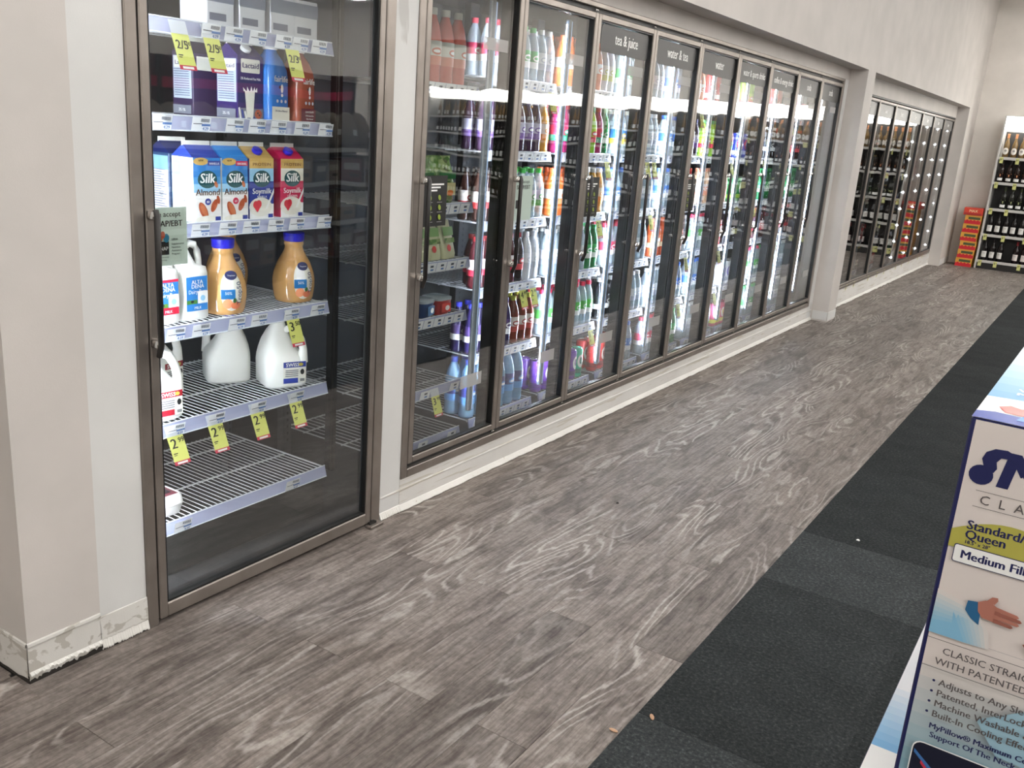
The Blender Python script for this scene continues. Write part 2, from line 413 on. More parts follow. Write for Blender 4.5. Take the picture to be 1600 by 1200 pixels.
wl = struct(MB().box(-3.6, 1.10, 0, WX, 1.306, 3.8, M_WALL).build('wall_left'))
t1 = sbox('trim_1', -2.6, 1.306, 0, WX - .001, 1.452, 3.8, M_WALL2)
t2 = sbox('trim_2', -2.17, 2.459, 0, WX, 2.576, TOPZ, M_WALL2)
sbox('trim_3', -2.17, BY0, 0, WX, BY1, .134, M_BASE2)                      # kick strip under the long bank
sbox('trim_4', -2.17, BY0, 2.032, WX, 8.2, TOPZ, M_WALL)                   # strip over the long bank
sbox('trim_5', -2.17, BY1 + .001, 0, WX, 8.2, 2.0315, M_WALL2)
sbox('wall_header', -3.6, 1.306, TOPZ, HX, 14.7, 3.8, M_WALL)
sbox('wall_pillar', -2.6, 8.2, .0, HX, 8.46, TOPZ, M_WALL)
sbox('wall_endpillar', -2.6, 13.93, .0, HX, 14.7, TOPZ, M_WALL)
sbox('trim_6', -2.17, 8.46, 0, WX, 13.93, .17, M_BASE2)
sbox('trim_7', -2.17, 8.46, 1.975, WX, 13.93, TOPZ, M_WALL)
sbox('trim_8', -2.17, 8.46, .17, WX, 8.655, 1.975, M_WALL2)
sbox('trim_9', -2.17, 13.885, .17, WX, 13.93, 1.975, M_WALL2)
sbox('wall_back', -3.75, 14.7, -.15, 13.2, 14.9, 3.8, M_FARWALL)
sbox('wall_right', 13.0, -5.5, -.15, 13.2, 14.7, 3.8, M_FARWALL)
sbox('wall_front', -3.75, -5.7, -.15, 13.2, -5.5, 3.8, M_FARWALL)
sbox('wall_leftback', -3.75, -5.5, -.15, -3.6, 14.7, 3.8, M_FARWALL)
sbox('ceiling', -3.75, -5.7, 3.8, 13.2, 14.9, 3.95, M_CEIL)

def jag(n, amp, seed):
    r = random.Random(seed); return [r.uniform(0, amp) for _ in range(n)]
def base_strip(name, path0, path1, prof, m, amp, seed, n=60, kind='structure', nrm=(1, 0)):
    """strip along a wall with a torn lower edge; prof = (bottom z, top z, thickness at bottom, at top)"""
    z0, z1, d0, d1 = prof; j = jag(n + 1, amp, seed); mb = MB(); p = []; fs = []
    for i in range(n + 1):
        t = i / n; x = path0[0] + (path1[0] - path0[0]) * t; y = path0[1] + (path1[1] - path0[1]) * t
        k = j[i] * .6 + j[max(0, i - 1)] * .4
        for (d, z) in ((0.0006, z1), (d1, z1 - .002), (d0, z0 + k + .004), (d0 - .001, z0 + k), (.0006, z0 + k)):
            p.append((x + nrm[0] * d, y + nrm[1] * d, z))
    for i in range(n):
        for k in range(4): fs.append((i * 5 + k, i * 5 + k + 1, (i + 1) * 5 + k + 1, (i + 1) * 5 + k))
    o = mb.add(p, fs, m).build(name)
    if kind: o['kind'] = kind
    return o
# peeled baseboard of the near column, two faces
base_strip('baseboard_left', (WX, 1.098), (WX, 1.304), (.006, .105, .004, .0025), M_BASE, .012, 3)
base_strip('trim_10', (WX, 1.098), (WX, 1.304), (.104, .118, .006, .005), M_BASE, .002, 4)
base_strip('trim_11', (WX, 1.304), (WX, 1.452), (.030, .105, .006, .0025), M_BASE, .004, 5)
base_strip('trim_19', (WX, 1.304), (WX, 1.452), (.0, .040, .010, .003), M_CAULK, .012, 25)
base_strip('trim_12', (WX, 1.098), (WX, 1.304), (.016, .036, .009, .004), M_CAULK, .012, 15)
base_strip('baseboard_front', (-3.6, 1.10), (WX, 1.10), (.006, .105, .004, .0025), M_BASE, .012, 6, nrm=(0, -1))
base_strip('trim_13', (-3.6, 1.10), (WX, 1.10), (.104, .118, .006, .005), M_BASE, .002, 7, nrm=(0, -1))
base_strip('trim_14', (WX, 2.46), (WX, 2.578), (0, .03, .012, .003), M_CAULK, .006, 8)
base_strip('trim_15', (WX, 2.578), (WX, 8.2), (0, .027, .014, .003), M_CAULK, .006, 9, n=240)
base_strip('trim_16', (WX, 2.462), (WX, 8.2), (.085, .096, .003, .002), M_BASE2, .002, 10, n=120)
base_strip('trim_17', (WX, 8.46), (WX, 13.93), (0, .03, .014, .003), M_CAULK, .012, 11, n=120)
base_strip('baseboard_pillar', (HX, 8.2), (HX, 8.46), (.012, .09, .005, .004), M_WALL2, .003, 12)
base_strip('trim_18', (-2.1, 8.2), (HX, 8.2), (.012, .09, .005, .004), M_WALL2, .003, 13, nrm=(0, -1))
base_strip('baseboard_end', (HX, 13.93), (HX, 14.7), (.012, .09, .005, .004), M_WALL2, .003, 14)
# dark strip filling the gap where the baseboard was torn off the column
tag(MB().box(WX, 1.098, .0, WX + .003, 1.452, .02, M_GAP).box(-3.6, 1.097, 0, WX, 1.10, .02, M_GAP).build('floor_gap'), 'dark gap under the torn baseboard of the near column', 'gap')

# cooler room behind the doors
def coolroom(y0, y1, n):
    sbox('wall_cooler_back', -3.5, y0, 0, -3.4, y1, 2.12, M_COOL)
    sbox('wall_cooler_near', -3.4, y0, 0, -2.18, y0 + .02, 2.12, M_COOL)
    sbox('wall_cooler_far', -3.4, y1 - .02, 0, -2.18, y1, 2.12, M_COOL)
    sbox('ceiling_cooler', -3.4, y0 + .02, 2.10, -2.18, y1 - .02, 2.12, M_COOL)
    sbox('floor_cooler', -3.4, y0 + .02, 0, -2.18, y1 - .02, .03, M_COOLD)
coolroom(1.33, 8.19, 0); coolroom(8.47, 13.92, 1)

# ------------------------------------------------------------------ cooler frames, doors, lights
def build_door(cooler, y0, y1, z0, z1, label, stile=.028, hz=(1.275, .925), sign=None, ystick=True, poster=None, far=False, brail=None):
    """one glass door, a part of its cooler; handle, pane, sign and stickers are its pieces"""
    yc = (y0 + y1) / 2; hw = (y1 - y0) / 2; H = z1 - z0; xa, xb = -.026, .008; s = stile; br = brail or stile
    mb = MB()
    for a, b_ in ((-hw, -hw + s), (hw - s, hw)): mb.box(xa, a, 0, xb, b_, H, M_STEEL, .003)
    for a, b_ in ((0, br), (H - s, H)): mb.box(xa, -hw + s, a, xb - .001, hw - s, b_, M_STEEL, .003)
    cl = cooler.location
    d = mb.build('cooler_door', cooler, (WX - cl.x, yc - cl.y, z0 - cl.z)); d['label'] = label
    g = .006; mb = MB()
    for (a, b_, c, e) in ((-hw + s, -hw + s + g, br, H - s), (hw - s - g, hw - s, br, H - s), (-hw + s + g, hw - s - g, br, br + g), (-hw + s + g, hw - s - g, H - s - g, H - s)):
        mb.box(xa + .002, a, c, xb - .006, b_, e, M_BLACK)
    mb.build('gasket', d)
    MB().box(-.016, -hw + s + g, br + g, -.010, hw - s - g, H - s - g, M_GLASS).build('glass_pane', d)
    if hz:   # black bar on two chrome mounts
        a, b_ = hz[0] - z0, hz[1] - z0; hy = -hw + .008
        mb = MB().tube([(xb + .018, hy + .004, b_ - .035), (xb + .034, hy, b_), (xb + .034, hy, a), (xb + .026, hy + .002, a + .012)], .0085, M_HANDLE, 8)
        for zz in (a, b_): mb.box(xb - .002, hy - .008, zz - .012, xb + .03, hy + .012, zz + .012, M_CHROME, .003)
        mb.build('handle', d, smooth=50)
    if sign:
        ww = hw - s - g; D = Deco((-.0097, 0, 0), (0, 1, 0), (0, 0, 1), (1, 0, 0), .0004)
        sz1 = H - s - g - .003; sz0 = sz1 - .118
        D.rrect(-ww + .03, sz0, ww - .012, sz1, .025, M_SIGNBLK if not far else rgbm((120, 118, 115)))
        sz = .070 if len(sign) < 14 else .058
        wd = textgeo(sign, 0)[2] * sz * .80
        D.text(sign, .02, sz0 + .042, sz, M_WHITE, .02, 'c', width=min(wd, .46))
        D.build('door_sign', d)
    if poster:
        D2 = Deco((-.0097, -hw + s + g + .004, poster[1] - z0), (0, 1, 0), (0, 0, 1), (1, 0, 0), .0003)
        D2.rect(0, 0, .145, .185, poster[0])
        if poster[2] == 'dark':
            for k in range(3): D2.rect(.03, .150 - k * .011, .125 - k * .02, .156 - k * .011, M_WHITE)
            for k in range(3):
                for q in range(2): D2.ell(.045 + q * .055, .105 - k * .036, .008, .011, rgbm((140, 160, 60)), .5, 10); D2.rect(.03 + q * .055, .087 - k * .036, .06 + q * .055, .089 - k * .036, rgbm((150, 150, 150)))
        else:
            D2.text('We accept', .03, .155, .020, M_TXT, .01); D2.text('SNAP/EBT', .02, .130, .024, M_TXT, .02)
            D2.rect(.02, .05, .06, .085, M_TXT)
        D2.build('door_poster', d)
    if ystick:
        for (ya, yb, za, zb) in ((hw - .26, hw - .11, .475 - z0, .42 - z0), (hw - .24, hw - .075, 1.80 - z0, 1.755 - z0)):
            D = Deco((-.0097, 0, 0), (0, 1, 0), (0, 0, 1), (1, 0, 0), .0004); D.rect(ya, zb, yb, za, M_TAPE); D.build('sticker', d)
    return d

def led_bar(cooler, x, y, z0, z1, left, right, dots=False, off=None):
    """vertical light bar behind a mullion, a part of its cooler"""
    H = z1 - z0; cl = cooler.location
    t = MB().box(-.028 if off else -.010, -.011, 0, .012, .011, H, M_MULL if off else M_CHAN, .003).build('led_light_bar', cooler, (x - cl.x, y - cl.y, z0 - cl.z))
    for s, on in ((-1, left), (1, right)):
        if on is None: continue
        if dots and on:
            MB().box(-.018, s * .0111, .02, .012, s * .014, H - .02, M_LEDOFF).build('lens', t)
            for k in range(int(H / .19)):
                MB().lathe([(.003, 0), (.012, .006), (.003, .02)], M_LED, 8).build('led', t, (.006, s * .022, .08 + k * .19))
        else:
            wide = off is M_LED2
            if wide: MB().box(-.012, s * .0111, .02, .009, s * .017, H - .02, M_LED2).build('lens', t)
            elif on: MB().box(.0, s * .0111, .02, .005, s * .0132, H - .02, M_LED).build('lens', t)
            MB().box(.0065, s * .0111, .005, .0105, s * .021, H - .005, M_LEDFIN if on and not wide else (M_MULL if wide else (off or M_LEDOFF)), .001).build('diffuser', t)
    return t

# --- floor-length dairy door
fr = thing('dairy_cooler', 'single floor-length glass-door dairy cooler in steel jambs', 'cooler', (WX, 1.95, 0))
MB().box(-.06, -.497, .0, .006, -.462, TOPZ, M_STEEL, .003).build('jamb', fr)
MB().box(-.06, .462, .0, .006, .508, TOPZ, M_STEEL, .003).build('jamb', fr)
MB().box(-.06, -.462, 2.05, .006, .462, TOPZ, M_STEEL, .003).build('head', fr)
MB().box(-.06, -.462, .0, -.028, .462, .055, M_BLACK).build('sill', fr)
MB().box(.004, .43, .002, .035, .50, .012, M_STEEL, .002).box(.0, .44, .012, .02, .475, .02, M_BLACK).build('hinge_plate', fr)
build_door(fr, 1.492, 2.405, .014, 2.045, 'tall floor-length glass door of the dairy cooler', .026, (1.20, .855), None, False, brail=.044)
# sign taped inside the dairy door
t = thing('door_notice', 'pale green notice about benefit cards taped inside the dairy door', 'notice', (WX - .018, 1.522, 1.056))
MB().box(-.0012, 0, 0, 0, .115, .157, rgbm((204, 220, 210), .6)).build('sheet', t)
D = Deco((.0002, 0, 0), (0, 1, 0), (0, 0, 1), (1, 0, 0), .0002)
D.text('We accept', .002, .132, .021, M_TXT, .012).text('SNAP/EBT', -.002 + .004, .106, .023, M_TXT, .022, width=.098)
D.rect(.018, .030, .055, .066, M_TXT).text('SNAP', .021, .042, .014, M_WHITE, .01, width=.031)
D.ell(.027, .075, .009, .010, rgbm((196, 120, 70))).ell(.047, .075, .009, .012, rgbm((48, 128, 160))).ell(.036, .084, .007, .010, rgbm((190, 90, 60))).ell(.022, .083, .007, .006, rgbm((90, 110, 60)))
D.text('USDA', .062, .068, .008, M_TXT, .02)
for k, s_ in enumerate(('Supplemental', 'Nutrition', 'Assistance', 'Program')): D.text(s_, .062, .056 - k * .009, .0075, M_TXT, .01)
D.text('Supplemental', .02, .022, .006, M_TXT).text('Food Help', .02, .014, .006, M_TXT)
D.build('print', t)
led_bar(fr, -2.215, 1.462, .12, 2.0, None, True, off=M_LED2)
led_bar(fr, -2.262, 2.352, .20, 2.0, False, None, off=M_MULL)

# --- nine-door bank
nD = 9; JW = .036
pitch = (BY1 - BY0 - 2 * JW) / nD
yk = [BY0 + JW + pitch * k for k in range(nD + 1)]
fb = thing('drinks_cooler', 'long steel-framed cooler bank with nine glass doors of drinks', 'cooler', (WX, BY0, 0))
MB().box(-.05, 0, .134, .006, JW, 2.032, M_STEEL, .003).build('jamb', fb)
MB().box(-.05, BY1 - BY0 - JW, .134, .006, BY1 - BY0, 2.032, M_STEEL, .003).build('jamb', fb)
MB().box(-.05, JW, .134, .006, BY1 - BY0 - JW, .170, M_STEEL, .003).build('sill', fb)
MB().box(-.05, JW, 2.010, .006, BY1 - BY0 - JW, 2.032, M_STEEL, .003).build('head', fb)
MB().box(-.05, JW, .170, -.012, BY1 - BY0 - JW, .205, M_BLACK).build('lower_gap_strip', fb)
MB().box(-.05, JW, 1.97, -.012, BY1 - BY0 - JW, 2.010, M_BLACK).build('upper_gap_strip', fb)
for k in range(nD + 1):
    MB().box(-.088, yk[k] - BY0 - .028, .17, -.028, yk[k] - BY0 + .028, 2.01, M_MULL, .004).build('mullion', fb)
for k in range(1, nD + 1):
    for zz in (.178, 1.998): MB().box(-.012, yk[k] - BY0 - .02, zz, .002, yk[k] - BY0 + .002, zz + .006, M_CHROME, .001).build('hinge_pin', fb)
signs = [None, None, 'tea & juice', 'water & tea', 'water', 'water & sports drinks', 'coffee & energy drinks', 'soda', 'soda']
dname = ['unlit salad', 'lit unsigned', 'tea & juice', 'water & tea', 'water', 'sports drinks', 'energy drinks', 'first soda', 'last soda']
dlab = ['dark glass cooler door with bagged salads behind it', 'lit glass cooler door without a header sign beside the salads', "glass cooler door with black 'tea & juice' header", "glass cooler door with black 'water & tea' header",
        "glass cooler door with black header reading only 'water'", "glass cooler door with 'water & sports drinks' header", "glass cooler door with 'coffee & energy drinks' header", "glass cooler door with 'soda' header beside the energy drinks", "last glass cooler door of the long bank, 'soda' header beside the pillar"]
DARKP = rgbm((26, 27, 26)); GRNP = rgbm((176, 192, 182))
post = [(DARKP, 1.105, 'dark'), (GRNP, 1.10, 'green'), (DARKP, 1.09, 'dark'), None, (DARKP, 1.07, 'dark'), None, None, None, None]
for k in range(nD):
    build_door(fb, yk[k] + .002, yk[k + 1] - .002, .190, 1.990, dlab[k], sign=signs[k], poster=post[k], stile=.026)
for k in range(nD + 1):
    led_bar(fb, -2.262, yk[k], .24, 1.96, (None if k == 0 else k >= 2), (None if k == nD else k >= 1))

# --- far seven-door bank
FY0, FY1 = 8.657, 13.885; nF = 7
pf = (FY1 - FY0 - .07) / nF; yf = [FY0 + .035 + pf * k for k in range(nF + 1)]
ff = thing('beer_cooler', 'far cooler bank of seven glass doors between two pillars', 'cooler', (WX, FY0, 0))
W_ = FY1 - FY0
MB().box(-.05, 0, .17, .006, .035, 1.975, M_STEEL, .003).build('jamb', ff)
MB().box(-.05, W_ - .035, .17, .006, W_, 1.975, M_STEEL, .003).build('jamb', ff)
MB().box(-.05, .035, .17, .006, W_ - .035, .20, M_STEEL, .003).build('sill', ff)
MB().box(-.05, .035, 1.955, .006, W_ - .035, 1.975, M_BLACK, .003).build('head', ff)
for k in range(nF + 1): MB().box(-.10, yf[k] - FY0 - .025, .2, -.028, yf[k] - FY0 + .025, 1.955, M_MULL, .004).build('mullion', ff)
for k in range(nF):
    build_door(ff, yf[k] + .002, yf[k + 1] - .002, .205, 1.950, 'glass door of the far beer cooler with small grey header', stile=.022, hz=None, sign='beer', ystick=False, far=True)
for k in range(nF + 1):
    led_bar(ff, -2.262, yf[k], .26, 1.92, None if k == 0 else False, None if k == nF else False)
    if k >= 4:
        st = MB().box(-.006, -.008, 0, .006, .0, 1.70, M_GREYMETAL).build('led_strip', ff, (-.058, yf[k] - FY0 - .0255, .22))
        for q in range(9): MB().lathe([(.002, 0), (.011, .004), (.011, .010), (.002, .022)], M_LEDPT, 8).build('led', st, (.004, -.016, .05 + q * .19))
for q in range(11):
    D = Deco((.0066, .15 + q * .46 + .09 * math.sin(q * 2.3), .196), (0, 1, 0), (.12, .25 * math.sin(q * 1.7), 1), (1, 0, 0), .0004); D.rect(0, -.09, .045, 0, rgbm((206, 204, 140))).rect(.006, -.05, .03, -.02, rgbm((150, 148, 110))); D.build('sill_tag', ff)

# ------------------------------------------------------------------ shelves
def tag_mesh(txt, key):
    if key in TAGM: return TAGM[key]
    D = Deco((0, 0, 0), (0, 1, 0), (-.14, -.20, 1), (1, 0, .14), .0003)
    D.rect(0, -.080, .056, 0, M_YEL).rect(0, -.092, .056, -.080, M_RED).rect(.010, -.089, .046, -.083, M_WHITE)
    D.rect(0, 0, .056, .034, M_RAILW)
    one = len(txt[0]) == 1
    D.text(txt[0], .006, -.038, .044 if one else .032, M_TXT, .02).text(txt[1], .033 if one else .040, -.022 if one else -.028, .022 if one else .014, M_TXT, .02)
    D.rect(.005, -.056, .020, -.053, M_TXT).rect(.005, -.061, .016, -.059, M_TXT)
    TAGM[key] = D.mesh('price_tag'); return TAGM[key]
TAGM = {}
LM = {}
def label_mesh(near):
    if near not in LM:
        D = Deco((0, 0, 0), (0, 1, 0), (.25, 0, 1), (1, 0, -.25), .0003)
        D.rect(0, -.002, .064, .036, M_LABEL)
        if near:
            for k in range(8): D.rect(.030 + k * .0035, .023, .0322 + k * .0035, .032, M_INK)
            D.rect(.003, .017, .034, .019, M_INK).rect(.032, .012, .062, .018, M_INKB).text('4.29', .036, .001, .012, M_INKB, .03)
        else: D.rect(.026, .018, .046, .027, M_INK).rect(.03, .004, .049, .012, M_INKB)
        LM[near] = D.mesh('shelf_label')
    return LM[near]
SHELFM = {}
def shelf(y0, y1, z, label, group=None, x=-2.272, depth=.55, labels=(), tags=(), near=False, wire=True, railm=None):
    """wire shelf; z is the deck height, x the front face of the tag rail"""
    s = thing('cooler_shelf', label, 'shelf', (x, y0, z), 0, group); Wd = y1 - y0
    k = (round(Wd, 3), wire, near, depth)
    if k not in SHELFM:
        mb = MB(); n = int(Wd / (.0205 if near else .03))
        for i in range(n + 1):
            yy = .004 + (Wd - .008) * i / n
            mb.tube([(-.012, yy, -.003), (-depth, yy, -.003)], .0018, M_WIRE, 4)
        for xx in (-.02, -depth * .4, -depth * .8, -depth): mb.tube([(xx, 0, -.0075), (xx, Wd, -.0075)], .0032, M_WIRE, 5)
        for yy in (0.002, Wd - .002): mb.tube([(-.012, yy, -.004), (-depth, yy, -.004)], .003, M_WIRE, 5)
        grid = mb.mesh('wire_grid')
        mb = MB(); mb.prism([(-.016, .002), (-.010, .004), (0, -.036), (-.004, -.038), (-.008, -.034)], 1, 0, Wd, M_RAIL)
        mb.tube([(-.010, 0, .003), (-.010, Wd, .003)], .0022, M_RAILW, 5); mb.tube([(-.001, 0, -.037), (-.001, Wd, -.037)], .0022, M_RAILW, 5)
        SHELFM[k] = (grid, mb.mesh('tag_rail'))
    put('wire_grid', SHELFM[k][0], s); put('tag_rail', SHELFM[k][1], s)
    for u in labels: put('shelf_label', label_mesh(near), s, (.0012, u, -.034))
    for u, a, b in tags: put('price_tag', tag_mesh((a, b), (a, b)), s, (.004, u, -.036))
    return s

# dairy shelves
S0, S0W = 1.600, .705
lb = lambda *a: [x - S0 for x in a]
DZ = {0: 1.70, 1: 1.447, 2: 1.146, 3: .847, 4: .553, 5: .232}
shelf(S0, S0 + S0W, DZ[0], 'top wire dairy shelf with two-for-five yellow tags', near=True, x=-2.24, labels=lb(1.78, 1.86, 1.95, 2.05, 2.12, 2.2), tags=[(1.68 - S0, '2/5', '00'), (1.785 - S0, '2/5', '00'), (2.09 - S0, '2/3', '00')])
shelf(S0, S0 + S0W, DZ[1], 'wire dairy shelf carrying the purple lactose-free carton', near=True, x=-2.24, labels=lb(1.61, 1.74, 1.86, 1.945, 2.03, 2.13, 2.235))
shelf(S0, S0 + S0W, DZ[2], 'wire dairy shelf carrying four plant-milk cartons', near=True, x=-2.24, labels=lb(1.73, 1.83, 1.92, 2.02, 2.11, 2.235))
shelf(S0, S0 + S0W, DZ[3], 'wire dairy shelf carrying the juice bottles', near=True, x=-2.24, labels=lb(1.635, 1.725, 1.86, 1.95, 2.09, 2.21), tags=[(2.10 - S0, '3', '50')])
shelf(S0, S0 + S0W, DZ[4], 'wire dairy shelf carrying the gallon milk jugs', near=True, x=-2.24, labels=lb(1.625, 1.775, 1.945, 2.115), tags=[(1.625 - S0, '2', '99'), (1.775 - S0, '2', '99'), (1.945 - S0, '2', '99'), (2.115 - S0, '2', '99')])
shelf(S0, S0 + S0W, DZ[5], 'lowest wire dairy shelf with one egg carton', near=True, x=-2.24, labels=lb(1.64, 2.10))
# kick plate under the lowest dairy shelf
tag(MB().box(-2.30, 1.42, .03, -2.285, 2.34, .18, mat('kick_plate', (62, 62, 60), .4, .4), .003).build('kick_plate'), 'dark metal kick plate under the lowest dairy shelf', 'kick plate')
def post_at(y, half, label, group):
    p = thing('shelf_post', label, 'post', (-2.805, y, .0305), 0, group)
    MB().box(-.02, -half, 0, .02, half, 2.0, M_COOL, .002).build('upright', p)
    mb = MB()
    for k in range(60): mb.box(.0201, -.004, .08 + k * .03, .0206, .004, .092 + k * .03, M_BLACK)
    mb.build('slots', p)
for yy in (2.3165, 1.5885): post_at(yy, .0112, 'grey slotted post holding the dairy shelves', 'slotted posts of the dairy shelves')

# bank shelves
BZ = [.178, .480, .780, 1.073, 1.372, 1.675]
BZ1 = [.168, .392, .698, .928, 1.16, 1.62]
ords = ['lowest', 'second', 'third', 'fourth', 'fifth', 'top']
SH = {}
for k in range(nD):
    zs = BZ1 if k == 0 else BZ
    for i, z in enumerate(zs):
        a, b = yk[k] + .035, yk[k + 1] - .035
        lab = [.02 + .068 * q for q in range(7)]
        tg = []
        if k == 0: lab = lab if i not in (0, 1) else lab[::3]; tg = [(.30, '3', '99')] if i == 1 else []
        elif (k * 3 + i * 5) % 4 == 1: tg = [(.42, '2', '99')] + ([(.33, '4', '49')] if k % 2 else [])
        elif (k + i) % 3 == 0: tg = [(.45, '1', '99')]
        shelf(a, b, z, f'{ords[i]} wire shelf behind the {dname[k]} door', labels=lab, tags=tg)
        SH[k, i] = (a, b, z)
for k in range(nD + 1): post_at(yk[k] + (.012 if k == 0 else 0), .0349 if k else .0229, 'grey slotted post between the drink shelves', 'slotted posts of the drink shelves')
FZ = [.22, .55, .88, 1.20, 1.53]
for k in range(nF):
    for i, z in enumerate(FZ):
        a, b = yf[k] + .035, yf[k + 1] - .035
        shelf(a, b, z, f'{ords[i]} wire shelf behind beer door {["first", "second", "third", "fourth", "fifth", "sixth", "seventh"][k]} from the pillar', None, labels=[.1, .4], tags=[(.2, '9', '99')] if (k + i) % 2 else [])
        SH['f', k, i] = (a, b, z)

for k in range(nF + 1): post_at(yf[k], .0349, 'grey slotted post between the beer shelves', 'slotted posts of the beer shelves')

# ------------------------------------------------------------------ dairy goods
PUR = rgbm((58, 44, 104)); NAVY = rgbm((32, 40, 92)); BLUE = rgbm((52, 132, 206)); LBLUE = rgbm((150, 200, 232)); GRN = rgbm((20, 78, 84)); TAN = rgbm((206, 170, 96))
ALM = rgbm((170, 78, 44)); ALM2 = rgbm((196, 110, 70)); MAG = rgbm((204, 34, 84)); SKY = rgbm((86, 158, 220)); CREAM = rgbm((232, 230, 218)); RBLUE = rgbm((44, 62, 150)); CAPB = rgbm((46, 44, 196), .3)
def carton(name, label, x, y, z, wd, h, body, side, top, front_fn, side_fn=None, cap=None, group=None, rz=0):
    t = thing(name, label, 'carton', (x, y, z), rz, group); a = wd / 2; hb = h * .80
    MB().box(-a, -a, 0, a, a, hb, body, .002).build('body', t)
    # gable: ridge runs along Y
    mb = MB(); zt = h * .955
    mb.add([(-a, -a, hb), (a, -a, hb), (a, a, hb), (-a, a, hb), (0, -a * .98, zt), (0, a * .98, zt)], [(0, 3, 5, 4), (1, 4, 5, 2), (0, 4, 1), (2, 5, 3)], top)
    mb.box(-.0025, -a * .99, zt - .004, .0025, a * .99, h, CREAM)
    mb.build('gable_top', t)
    if cap:
        c = MB().lathe([(.015, 0), (.0165, .002), (.0165, .012), (.013, .014)], cap, 14); o = c.build('cap', t, (a * .5, .0, hb + (zt - hb) * .5 - .001), smooth=40); o.rotation_euler = (0, math.radians(38), 0)
    D = Deco((a, 0, 0), (0, 1, 0), (0, 0, 1), (1, 0, 0)); front_fn(D, a, hb); D.build('front_print', t)
    if side_fn:
        D = Deco((0, -a, 0), (1, 0, 0), (0, 0, 1), (0, -1, 0)); side_fn(D, a, hb); D.build('side_print', t)
    return t
def side_text(D, a, hb):
    D.rect(-a + .004, .06, a - .004, hb - .01, LBLUE).rect(-a + .004, .004, a - .004, hb * .72, M_WHITE)
    for k in range(16): D.rect(-a + .012, .02 + k * .0075, a - .012 - (k * 7 % 5) * .006, .0225 + k * .0075, rgbm((150, 156, 176)))
    D.text('TRY', .004, .055, .011, M_INK, .02)
def silk(kind):
    def f(D, a, hb):
        if kind[0] == 'Almond':
            D.rect(-a, hb - .055, a, hb, BLUE).rect(-a, hb - .075, a, hb - .055, SKY).rect(-a, hb - .10, a, hb - .075, LBLUE)
            D.ell(-a * .45, hb - .01, a * .55, .011, TAN).rect(a * .05, hb - .022, a, hb - .008, RBLUE if kind[1] == 'b' else MAG)
            D.text('NEW', -a * .45, hb - .010, .008, M_TXT, .02, 'c').text('VANILLA' if kind[1] == 'b' else 'ORIGINAL', a * .52, hb - .019, .009, M_WHITE, .02, 'c', width=a * .75)
            D.rect(-a, 0, a, hb - .10, M_WHITE)
        else:
            D.rect(-a, hb - .03, a, hb, TAN).rect(-a, hb - .10, a, hb - .03, LBLUE if kind[1] == 'b' else CREAM).rect(-a, .045, a, hb - .07, RBLUE if kind[1] == 'b' else MAG)
            D.rect(-a, 0, a, .045, M_WHITE).ell(-.1 * a, .036, a * .95, .030, CREAM)
            D.text('PROTEIN', 0, hb - .022, .013, rgbm((120, 70, 40)), .01, 'c', width=a * 1.5)
        D.ell(0, hb - .062, a * .72, .026, GRN).text('Silk', 0, hb - .072, .040, M_WHITE, .025, 'c', shear=.12)
        if kind[0] == 'Almond':
            D.text('Almond', 0, hb - .108, .027, rgbm((96, 62, 40)), .015, 'c', width=a * 1.75)
            D.ell(0, hb - .127, .011, .010, RBLUE if kind[1] == 'b' else MAG).text('80' if kind[1] == 'b' else '60', 0, hb - .131, .010, M_WHITE, .02, 'c')
            D.ell(-a * .35, .033, .013, .027, ALM, .5).ell(-a * .32, .034, .008, .022, ALM2, .5).ell(a * .45, .047, .010, .021, ALM, -.5).ell(a * .75, .064, .006, .013, ALM, .2).ell(a * .6, hb - .077, .006, .010, ALM2, .4)
            D.ell(0, .006, a * .95, .012, CREAM).rect(a * .5, .002, a * .9, .014, RBLUE)
        else:
            D.text('Soymilk', 0, hb - .108, .024, M_WHITE, .015, 'c', width=a * 1.6).text('VANILLA' if kind[1] == 'b' else 'ORIGINAL', 0, hb - .121, .010, M_WHITE, .015, 'c')
            D.ell(-a * .52, .044, .011, .012, rgbm((206, 40, 60))).ell(-a * .28, .046, .011, .012, rgbm((206, 40, 60))).poly([(-a * .75, .040), (-a * .4, .020), (-a * .06, .042)], rgbm((206, 40, 60)))
            D.poly([(a * .25, .03), (a * .42, .03), (a * .98, .08), (a * .98, .095)], M_WHITE).rect(a * .5, .002, a * .9, .014, RBLUE)
    return f
sz = DZ[2] + .001
for i, (kind, yy, lab) in enumerate(((('Almond', 'b'), 1.822, 'blue-topped almond milk carton showing its white side panel'), (('Almond', 'r'), 1.926, 'almond milk carton with red flavour band between two cartons'), (('Soy', 'b'), 2.031, 'blue vanilla soymilk carton with red heart'), (('Soy', 'r'), 2.160, 'pink original soymilk carton at the right end of the carton row'))):
    topm = RBLUE if kind[1] == 'b' else MAG
    carton('milk_carton', lab, -2.325, yy, sz, .098, .232, M_WHITE if kind[0] == 'Almond' else (MAG if kind[1] == 'r' else RBLUE), None, topm if i in (0, 3) else (BLUE if i == 1 else TAN), silk(kind), side_text if i == 0 else None, CAPB if kind[0] == 'Soy' else None)
carton('milk_carton', 'dim blue carton standing behind the front carton row', -2.52, 1.885, sz, .098, .232, rgbm((60, 84, 120)), None, NAVY, lambda D, a, hb: D.rect(-a * .8, .03, a * .8, hb - .06, LBLUE), side_text)  # dimness behind the row is put into the body colour
